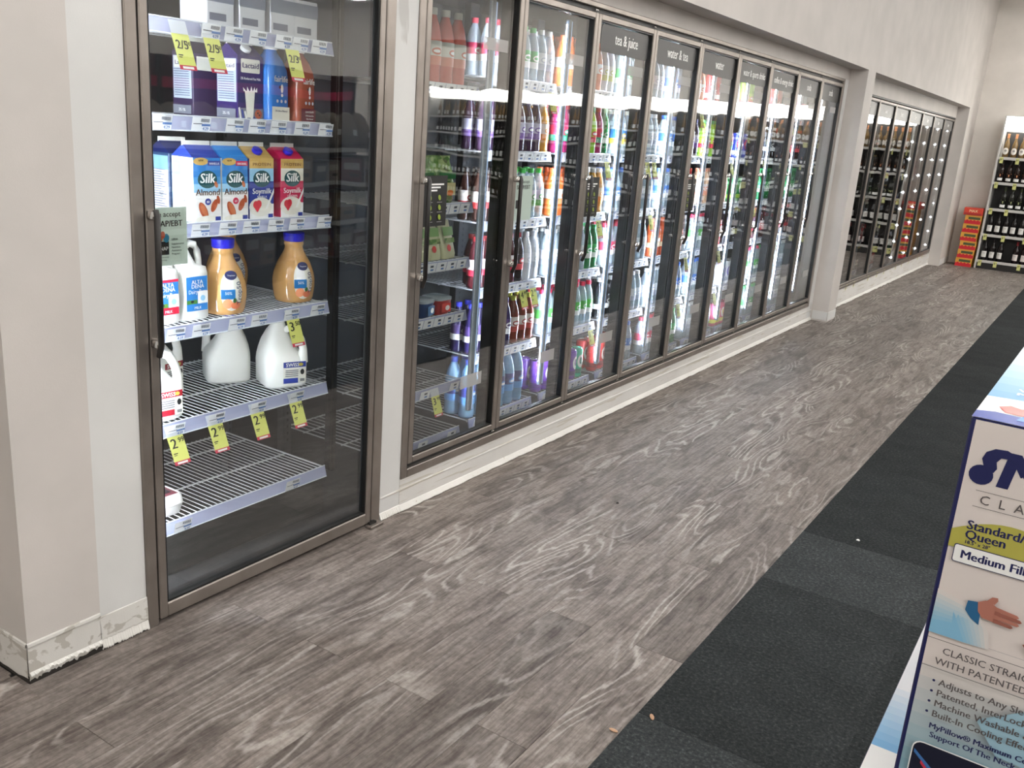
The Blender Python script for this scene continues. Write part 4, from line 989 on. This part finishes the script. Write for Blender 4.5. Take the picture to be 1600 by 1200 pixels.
plan = {
 0: [None, None, [('tub_r', 2), ('tub_b', 1), ('tub_r', 1), ('tub_g', 2)], [('pouch', 6)], [('bag2', 1), ('bag', 3)], [('juicer', 8)]],
 1: [[('w_big', 8)], [('bluecap', 3), ('yelcap', 1), ('bluecap', 1), ('yelcap', 4)], [('red_dark', 5), ('cola', 1), ('silver', 2)], [('tea_dark', 4), ('grncap', 4)], [('tea_pur', 7), ('amber', 1)], [('w_red', 4), ('w_grn', 2), ('w_white', 2)]],
 2: [[('can_pur', 6), ('can_teal', 2)], [('redcap', 8)], [('w_white', 6), ('greenb', 2)], [('orange', 4), ('w_white', 2), ('amber', 2)], [('fruit', 4), ('lime', 2), ('fruit', 1), ('greenb', 1)], [('orange', 6), ('purcap', 2)]],
 3: [[('can_red', 5), ('w_blue', 3)], [('black', 6), ('w_white', 2)], [('w_red', 5), ('w_white', 3)], [('w_blue', 6), ('w_white', 2)], [('w_yel', 6), ('w_white', 2)], [('w_grn', 5), ('w_red', 1), ('w_white', 2)]],
 4: [[('w_red', 6), ('greenb', 2)], [('w_white', 6), ('w_blue', 2)], [('rust', 7), ('w_white', 1)], [('w_blue', 5), ('redb', 3)], [('w_blue', 6), ('tea_pur', 2)], [('w_blue', 6), ('orange', 2)]],
 5: [[('w_white', 8)], [('w_blue', 6), ('silver', 2)], [('redcap', 4), ('redb', 4)], [('peach', 8)], [('lime', 6), ('fruit', 2)], [('redb', 6), ('w_white', 2)]],
 6: [[('can_pink', 5), ('can_white', 3)], [('can_white', 6), ('can_blue', 2)], [('black', 5), ('w_yel', 3)], [('can_grn', 8)], [('can_blue', 8)], [('lime', 8)]],
 7: [[('w_grn', 8)], [('redcap', 4), ('w_grn', 4)], [('red_dark', 6), ('cola', 2)], [('greenb', 8)], [('black', 4), ('redb', 4)], [('redb', 6), ('w_white', 2)]],
 8: [[('w_white', 8)], [('w_white', 8)], [('cola', 8)], [('greenb', 8)], [('cola', 8)], [('w_red', 8)]],
}
for k in plan:
    for i, runs in enumerate(plan[k]):
        if runs: fill(SH[k, i], runs, f'on the {ords[i]} shelf, {dname[k]} door', 2 if k in (1, 2, 3) else 1, x0=-2.335 if k == 0 else -2.325)
# stray pouch and lone pack in the dim case
t = thing('meat_pack', 'reddish sealed pack lying on the lowest shelf, unlit salad door', 'pack', (-2.43, 2.86, BZ1[0] + .001), .3)
MB().loft([(0, .07, .10, 3, 0, 0), (.012, .075, .105, 3, 0, 0), (.024, .06, .09, 3, 0, 0)], rgbm((150, 92, 78), .35), 20).build('pack', t, smooth=60)
D = Deco((0, 0, .0245), (0, 1, 0), (-1, 0, 0), (0, 0, 1), .0004); D.rect(-.04, -.02, .03, .03, rgbm((176, 120, 96))); D.build('label', t)
numw = ['first', 'second', 'third', 'fourth', 'fifth', 'sixth', 'seventh']
for k in range(nF):
    for i in range(5):
        runs = [[('beer_b', 8)], [('beer_c', 8)], [('beer_g', 3), ('beer_b', 5)], [('beer_r', 8)], [('beer_b', 4), ('beer_g', 4)]][(i + k) % 5]
        fill(SH['f', k, i], runs, f'on {ords[i]} shelf behind beer door {numw[k]} from the pillar')

# ------------------------------------------------------------------ wine shelving along the back wall
WZ = [.115, .475, .828, 1.182, 1.515]
UW = 1.254; NU = 7; UX0 = -1.565; FYW = 14.35
NEARU = 2
K.update({
 'wn_white': ('oval', c_((120, 96, 60), .1), c_((190, 130, 90)), c_((226, 222, 214)), c_((150, 146, 140)), 'pale wine bottle with oval white label'),
 'wn_tri': ('wine', c_((34, 22, 18), .1), c_((30, 24, 24)), M_WHITE, c_((206, 140, 96)), 'black wine bottle with orange triangle label'),
 'wn_trg': ('wine', c_((30, 32, 26), .1), c_((60, 66, 40)), M_WHITE, c_((170, 176, 120)), 'dark wine bottle with olive triangle label'),
 'wn_lab': ('wine', c_((22, 18, 18), .1), c_((24, 20, 22)), c_((222, 220, 216)), c_((222, 220, 216)), 'black wine bottle with square white label'),
 'wn_red': ('wine', c_((30, 16, 18), .1), c_((120, 20, 30)), c_((226, 216, 212)), c_((226, 216, 212)), 'red-foiled wine bottle with square white label'),
})
rowk = ['wn_red', 'wn_lab', 'wn_trg', 'wn_tri', 'wn_white']
wm = {}
def wine_unit(u):
    x0 = UX0 + UW * u
    t = thing('wine_shelf', 'lit black wine shelving unit at the back wall beside the stacked cases' if u == 0 else 'lit black wine shelving unit further along the back wall', 'shelving', (x0, FYW, 0), 0, None if u == 0 else 'wine shelving units along the back wall')
    if not wm:
        wm['up'] = MB().box(-.012, .0, 0, .012, .34, 2.055, M_GREYMETAL, .003).mesh('side_panel')
        wm['back'] = MB().box(.012, .325, 0, UW - .012, .34, 1.86, M_DARKSHELF).mesh('back_panel')
        wm['base'] = MB().box(.012, .02, 0, UW - .012, .325, .10, M_DARKSHELF, .003).mesh('base')
        wm['shelf'] = MB().box(.012, .02, -.02, UW - .012, .325, 0, M_DARKSHELF, .002).mesh('shelf')
        wm['lip'] = MB().box(.0125, .006, -.030, UW - .0125, .0195, .006, M_GREYMETAL, .002).mesh('tag_rail')
        wm['hbox'] = MB().box(.0125, .0, 1.865, UW - .0125, .12, 2.05, M_LBOX, .004).mesh('lit_header')
        wm['hcap'] = MB().box(.0125, -.004, 2.0505, UW - .0125, .325, 2.062, M_GREYMETAL, .002).mesh('top_cap')
        D = Deco((0, .005, 0), (1, 0, 0), (0, 0, 1), (0, -1, 0), .0005); D.rect(0, -.078, .044, .003, rgbm((206, 206, 132))).text('9', .005, -.042, .038, M_TXT, .012).text('99', .027, -.028, .018, M_TXT, .012); wm['tag'] = D.mesh('price_tag')
    put('side_panel', wm['up'], t, (0, 0, 0));
    if u == NU - 1: put('side_panel', wm['up'], t, (UW, 0, 0))
    for nm in ('back_panel', 'base', 'lit_header', 'top_cap'): put(nm, wm[{'back_panel': 'back', 'base': 'base', 'lit_header': 'hbox', 'top_cap': 'hcap'}[nm]], t)
    for i, z in enumerate(WZ):
        sh = put('shelf', wm['shelf'], t, (0, 0, z)); put('tag_rail', wm['lip'], sh)
        if u < NEARU:
            for xx in (.03, .225 + .03 * (i % 2), .52, .86, 1.1): put('price_tag', wm['tag'], sh, (xx, 0, 0))
    return t
for u in range(NU): wine_unit(u)
for i, z in enumerate(WZ):
    n = int(NEARU * UW / .098)
    for q in range(n):
        x = UX0 + .075 + q * .098
        u = int((x - UX0) / UW)
        if abs((x - UX0) - UW * round((x - UX0) / UW)) < .055: continue
        if i == 0 and q in (3, 11): continue
        if i == 2 and q == 0: continue
        key = rowk[i]
        if i == 0 and q < 3: key = 'wn_lab'
        product(key, x, FYW + .085, z + .0005, f'on the {ords[i]} wine shelf' + (' beside the stacked cases' if u == 0 else ' of the next unit'), -math.pi / 2 + rnd.uniform(-.15, .15))
# the remaining bottles of the run, seen only as a dim reflection
mb = MB()
for i, z in enumerate(WZ):
    sh, body, cap, lab, acc, desc = K[rowk[i]]
    x = UX0 + NEARU * UW + .075
    while x < UX0 + NU * UW - .05:
        if abs((x - UX0) - UW * round((x - UX0) / UW)) > .055 and rnd.random() < .94:
            mb.lathe([(.034, z), (.0375, z + .006), (.0375, z + .17), (.015, z + .24), (.015, z + .298)], body, 8, (x, FYW + .085))
            mb.add([(x - .025, FYW + .0465, z + .04), (x + .025, FYW + .0465, z + .04), (x + .025, FYW + .0465, z + .11), (x - .025, FYW + .0465, z + .11)], [(0, 1, 2, 3)], M_WHITE)
        x += .098
o = mb.build('wine_bottles', smooth=50); o['kind'] = 'stuff'; tag(o, 'rows of wine bottles further along the back wall', 'bottles')

# stacked cases by the wine shelf
zc = 0.0
for i in range(7):
    top = i == 6; h = .118 if not top else .10
    t = thing('drink_case', ('red-orange case topping the stack beside the wine shelves' if top else f'yellow and red drink case, {numw[i]} up from the floor in its stack'), 'case', (-1.715 + (.0 if not top else -.01) + .004 * (i % 3), 14.45, zc), (.05 if top else .02 * (i % 3 - 1)), None)
    if top: MB().box(-.12, -.13, 0, .12, .13, h, rgbm((206, 62, 40)), .003).build('body', t)
    else: MB().box(-.105, -.12, 0, .105, .12, h, rgbm((222, 164, 66)), .003).build('body', t)
    D = Deco((0, -.1302 if top else -.1202, 0), (1, 0, 0), (0, 0, 1), (0, -1, 0), .0005)
    if top: D.rect(-.11, .0, .11, .03, rgbm((170, 40, 36))).text('MAX', 0, .042, .05, rgbm((240, 214, 170)), .02, 'c')
    else:
        D.rect(-.105, 0, .105, .046, rgbm((204, 34, 48))).rect(-.06, .062, .09, .096, rgbm((70, 84, 50)))
        for q in range(4): D.ell(-.07 + q * .045, .046, .014, .012, rgbm((204, 34, 48)))
    D.build('print', t)
    zc += h + .0008

# ------------------------------------------------------------------ opposite gondola (seen mirrored in the door glass)
g = thing('gondola', 'maroon-backed gondola with pink band across the aisle', 'gondola', (1.85, 2.6, 0))
MB().box(.40, 0, .0, .44, 4.4, 1.82, M_MAROON).build('back_panel', g)
MB().box(.02, 0, 0, .40, 4.4, .14, M_DARKSHELF).build('base', g)
MB().box(.385, .01, 1.58, .3995, 4.39, 1.66, M_PINK).build('pink_band', g)
for z in (.48, .82, 1.16): MB().box(.03, 0, z - .02, .3995, 4.4, z, M_DARKSHELF, .002).box(.0295, 0, z - .035, .02, 4.4, z + .004, M_GREYMETAL).build('shelf', g)
for j in range(5): MB().box(.36, j * 1.09, .14, .3995, j * 1.09 + .03, 1.82, M_DARKSHELF).build('upright', g)
pname = ['stone grey', 'brown', 'tan', 'slate blue', 'pale grey', 'dark red']
pal = [(120, 116, 110), (96, 60, 50), (140, 120, 90), (60, 66, 80), (150, 140, 130), (110, 44, 50)]
for si, z in enumerate((.14, .48, .82, 1.16)):
    y = 2.66; q = 0
    while y < 6.85:
        wd = rnd.choice((.16, .2, .24)); h = rnd.uniform(.18, .27)
        if z > 1:
            t = thing('plush_bundle', 'grey plush bundle on the gondola top shelf across the aisle', 'bundle', (2.05, y + wd / 2, z + .0005), 0, 'grey plush bundles')
            MB().loft([(0, .09, wd * .4, 2.4, 0, 0), (.05, .13, wd * .5, 2.4, 0, 0), (.18, .13, wd * .5, 2.3, 0, 0), (.28, .08, wd * .36, 2.2, 0, 0), (.31, .03, wd * .15, 2, 0, 0)], rgbm((124, 116, 106), .95), 14).build('body', t, smooth=60)
            MB().box(-.135, -.02, .12, -.128, .02, .17, M_WHITE).build('hang_tag', t)
        else:
            cc = pal[(q + si * 2) % 6]
            t = thing('boxed_goods', f'{pname[(q + si * 2) % 6]} retail box on the {ords[si]} gondola shelf across the aisle', 'box', (2.06, y + wd / 2, z + .0005), 0, f'{pname[(q + si * 2) % 6]} boxes on the {ords[si]} gondola shelf')
            MB().box(-.12, -wd * .46, 0, .12, wd * .46, h, rgbm(cc), .003).build('body', t)
            D = Deco((-.1202, 0, 0), (0, -1, 0), (0, 0, 1), (-1, 0, 0), .0005); D.rect(-wd * .35, h * .5, wd * .35, h * .8, rgbm((186, 180, 170))).rect(-wd * .3, h * .2, wd * .1, h * .35, rgbm((60, 56, 56))); D.build('print', t)
        y += wd + .012; q += 1

# ------------------------------------------------------------------ pillow boxes by the camera
INK = rgbm((30, 34, 84)); GREYT = rgbm((92, 86, 86)); YG = rgbm((178, 172, 80)); PAPER = rgbm((218, 209, 204), .45)
BW, BH, BD = .36, .55, .62
def pillow_top(D, wd, dp):
    for k in range(10):
        f = k / 9; cc = tuple(int(a + (b - a) * f) for a, b in zip((110, 168, 214), (236, 240, 244)))
        D.rect(0, .12 + (dp - .12) * k / 10, wd, .12 + (dp - .12) * (k + 1) / 10, rgbm(cc, .3)); D.h -= D.step
    D.h += D.step
    D.poly([(0, 0), (wd, 0), (wd, .105)] + [(wd * (1 - q / 8), .125 + .02 * math.sin(q / 8 * 3.1)) for q in range(9)], rgbm((238, 236, 236), .3))
    D.poly([(0, 0), (wd, 0), (wd, .012), (.10, .03), (.05, .042), (.02, .045), (0, .035)], rgbm((58, 76, 160), .3))
    D.poly([(.03, .05), (.02, .075), (.032, .09), (.045, .082), (.06, .095), (.075, .08), (.10, .082), (.085, .06), (.06, .045)], rgbm((226, 120, 116), .3))
    D.poly([(.045, .02), (.05, .045), (.075, .05), (.11, .035), (.12, .02)], rgbm((84, 140, 206), .3))
    D.text('VISIT US AT', .03, .18, .020, M_WHITE, .03).text('MADE IN THE USA', .03, .155, .020, M_WHITE, .03)
t = thing('pillow_box', 'tall pillow box standing on end with Medium Fill panel', 'box', (-.0985, 1.188, .6505), math.radians(-1.0))
MB().box(0, 0, 0, BW, BD, BH, INK, .002).build('carton', t)
D = Deco((0, 0, BH), (1, 0, 0), (0, 1, 0), (0, 0, 1), .0003); D.rect(.001, .001, BW - .001, BD - .001, M_WHITE); pillow_top(D, BW - .001, BD - .001); D.build('top_print', t)
D = Deco((0, 0, BH), (1, 0, 0), (0, 0, 1), (0, -1, 0), .00025)
e = .0055
D.rect(e, -.285, BW - .002, -.002, PAPER)
# lower area: pale teal fading print
for k in range(12):
    f = k / 11; cc = tuple(int(a + (b - a) * f) for a, b in zip((208, 203, 199), (104, 156, 178)))
    D.rect(e, -.333 - .217 * (k + 1) / 12, BW - .002, -.333 - .217 * k / 12, rgbm(cc, .45)); D.h -= D.step
D.h += D.step
D.rect(e, -.333, BW - .002, -.285, PAPER)
# script logo
D.text('M', .040, -.078, .066, INK, .05, shear=.16).text('y', .100, -.090, .066, INK, .05, shear=.16).text('Pillow', .140, -.078, .066, INK, .05, shear=.16)
D.ell(.0235, -.0675, .0135, .0125, INK)
D.poly([(.031, -.059), (.024, -.055), (.021, -.047), (.024, -.038), (.033, -.032), (.046, -.031), (.060, -.037), (.062, -.044), (.052, -.041), (.041, -.042), (.037, -.048), (.039, -.056), (.036, -.062)], INK)
D.rect(.022, -.0878, .34, -.0872, GREYT).text('CLASSIC', .028, -.1035, .0165, GREYT, 0, spacing=2.1).rect(.022, -.1082, .34, -.1076, GREYT)
D.poly([(e, -.166)] + [(e + .145 * q / 14, -.166 + .044 * math.sin(.55 + 2.3 * q / 14)) for q in range(15)] + [(e + .145, -.166)], YG)
D.text('Standard/', .021, -.138, .0165, INK, .03).text('Queen', .021, -.1505, .0165, INK, .03).text('18.5" x 28"', .022, -.1572, .0065, INK, .02)
D.rrect(.0125, -.184, .135, -.160, .003, INK).rrect(.0135, -.183, .134, -.161, .0025, M_WHITE).text('Medium Fill', .021, -.177, .0155, INK, .035)
# picture: sleeper's sleeve and hand on a white pillow
for k in range(8):
    f = k / 7; cc = tuple(int(a + (b - a) * f) for a, b in zip((216, 210, 206), (130, 182, 212)))
    D.poly([(e, -.285), (.075 - .004 * k, -.285), (.070 - .006 * k, -.262 + .002 * k), (.050 - .003 * k, -.236 - .004 * k), (e, -.225 - .006 * k)], rgbm(cc, .45))
BLS = rgbm((42, 98, 140)); SKIN = rgbm((176, 116, 100)); SKIN2 = rgbm((152, 94, 80))
D.poly([(.041, -.228), (.053, -.226), (.057, -.238), (.058, -.256), (.048, -.250), (.040, -.241)], BLS)
D.poly([(.052, -.226), (.060, -.221), (.070, -.224), (.078, -.229), (.080, -.240), (.072, -.246), (.060, -.245), (.054, -.238)], SKIN)
for k, ln in enumerate((.020, .024, .022, .016)):
    D.poly([(.072, -.2255 - .0052 * k), (.076 + ln, -.2285 - .0048 * k), (.0785 + ln, -.2310 - .0048 * k), (.076 + ln, -.2330 - .0048 * k), (.072, -.2305 - .0052 * k)], SKIN if k % 2 == 0 else SKIN2)
D.poly([(.060, -.222), (.066, -.214), (.072, -.213), (.073, -.217), (.070, -.223)], SKIN)
D.poly([(.108, -.262), (.118, -.258), (.135, -.260), (.137, -.275), (.118, -.274)], SKIN2)
for yy in (-.291, -.3305): D.rect(e, yy - .0004, .34, yy + .0004, GREYT)
D.text('CLASSIC STRAIGHT EDGE', .026, -.3085, .0135, GREYT, .01).text('WITH PATENTED INTERLOCKING FILL', .020, -.3245, .0135, GREYT, .01)
D.poly([(.08, -.38), (.13, -.345), (.34, -.345), (.34, -.43), (.11, -.42)], rgbm((150, 184, 200), .45))
for k, s_ in enumerate(('Adjusts to Any Sleep Position', 'Patented, InterLocking Fill', 'Machine Washable & Dryable', 'Built-In Cooling Effect')):
    D.ell(.024, -.3475 - k * .0148, .0018, .0018, INK, n=10).text(s_, .030, -.352 - k * .0148, .0130, GREYT, .02)
D.text('MyPillow\u00ae Maximum Comfort', .030, -.4135, .0112, INK, .03).text('Support Of The Neck', .033, -.426, .0112, INK, .03)
D.rrect(.0165, -.55, .34, -.4365, .012, M_WHITE).rrect(.0180, -.549, .3385, -.438, .011, rgbm((24, 26, 44)))
D.poly([(.020, -.450), (.045, -.470), (.075, -.50), (.072, -.503), (.042, -.474), (.020, -.455)], rgbm((60, 110, 170))).poly([(.030, -.463), (.080, -.510), (.078, -.513), (.030, -.468)], rgbm((190, 50, 70)))
D.build('front_print', t)
t = thing('pillow_box', 'lower pillow box whose white-blue side shows beneath the standing one', 'box', (-.1455, 1.15, .10), 0)
MB().box(0, 0, 0, .46, .66, .55, INK, .002).build('carton', t)
D = Deco((0, 0, .55), (1, 0, 0), (0, 1, 0), (0, 0, 1), .0001); D.rect(.001, .001, .459, .659, M_WHITE)
for k in range(10):
    f = k / 9; cc = tuple(int(a + (b - a) * f) for a, b in zip((120, 176, 220), (238, 240, 244)))
    D.rect(.001, .15 + .02 * k, .459, .15 + .02 * (k + 1) + (.31 if k == 9 else 0), rgbm(cc, .3)); D.h -= D.step
D.h += D.step
D.text('USA', .034, .215, .020, M_WHITE, .05, rot=.1).text('VISIT', .052, .19, .016, M_WHITE, .05, rot=.1)
D.build('top_print', t)
t = thing('display_pallet', 'dark display plinth under the pillow boxes', 'plinth', (-.13, 1.14, .0008))
MB().box(0, 0, 0, .5, .68, .099, M_DARKSHELF, .004).build('deck', t)

# ------------------------------------------------------------------ bits on the floor
for i, (x, y, cc) in enumerate(((-.760, 2.02, (176, 140, 112)), (-.815, 1.905, (196, 160, 130)))):
    tag(MB().loft([(0, .004, .011, 2, 0, 0), (.003, .006, .013, 2, 0, .001), (.0045, .003, .008, 2, .001, .002)], rgbm(cc, .8), 8).build('dry_leaf', None, (x, y, .0008), .6 + i), 'small tan dry leaf scrap near the carpet edge', 'leaf', 'dry leaf scraps')
tag(MB().loft([(0, .008, .006, 2, 0, 0), (.003, .005, .008, 2, 0, 0)], rgbm((236, 236, 232), .6), 7).build('paper_scrap', None, (-.60, 3.60, .001)), 'tiny white paper scrap on the charcoal carpet', 'scrap')
tag(MB().loft([(0, .006, .008, 2, 0, 0), (.004, .004, .004, 2, 0, 0)], rgbm((40, 38, 36), .8), 7).build('debris_crumb', None, (-1.5, 3.26, .0006)), 'tiny dark crumb on the grey plank floor', 'crumb')

# ------------------------------------------------------------------ ceiling lights
for r, y in enumerate((-3.9, -1.4, 1.1, 3.6, 6.1, 8.6, 11.1, 13.3)):
    t = thing('ceiling_light', 'long fluorescent strip light hung under the ceiling', 'ceiling light', (0, y, 3.44), 0, 'fluorescent strip lights')
    xs = -1.9 if y < 4 else (-1.2 if y > 12 else -.3)        # row lengths shaped for light: near and end rows extended to brighten walls there
    MB().box(xs, -.07, .03, 12.4, .07, .09, M_GREYMETAL).build('housing', t)
    MB().box(xs + .02, -.05, .0, 12.38, .05, .0295, M_TUBE).build('tube', t)
    for q in range(5):
        for s_ in (-.03, .03): MB().tube([(-.1 + q * 3.1, s_, .09), (-.1 + q * 3.1, s_, .36)], .004, M_GREYMETAL, 5).build('hanger', t)

t = thing('hanging_unit', 'white box unit hung from the ceiling over the aisles', 'hanging unit', (2.1, 8.35, 2.28))
MB().box(-.2, -.24, .0005, .2, .24, .72, rgbm((206, 202, 198)), .006).build('casing', t)
MB().box(-.24, -.30, -.03, .24, .30, 0, M_BLACK, .004).build('bottom_plate', t)
for q in (-.15, .15): MB().tube([(0, q, .72), (0, q, 1.52)], .006, M_GREYMETAL, 6).build('hanger', t)
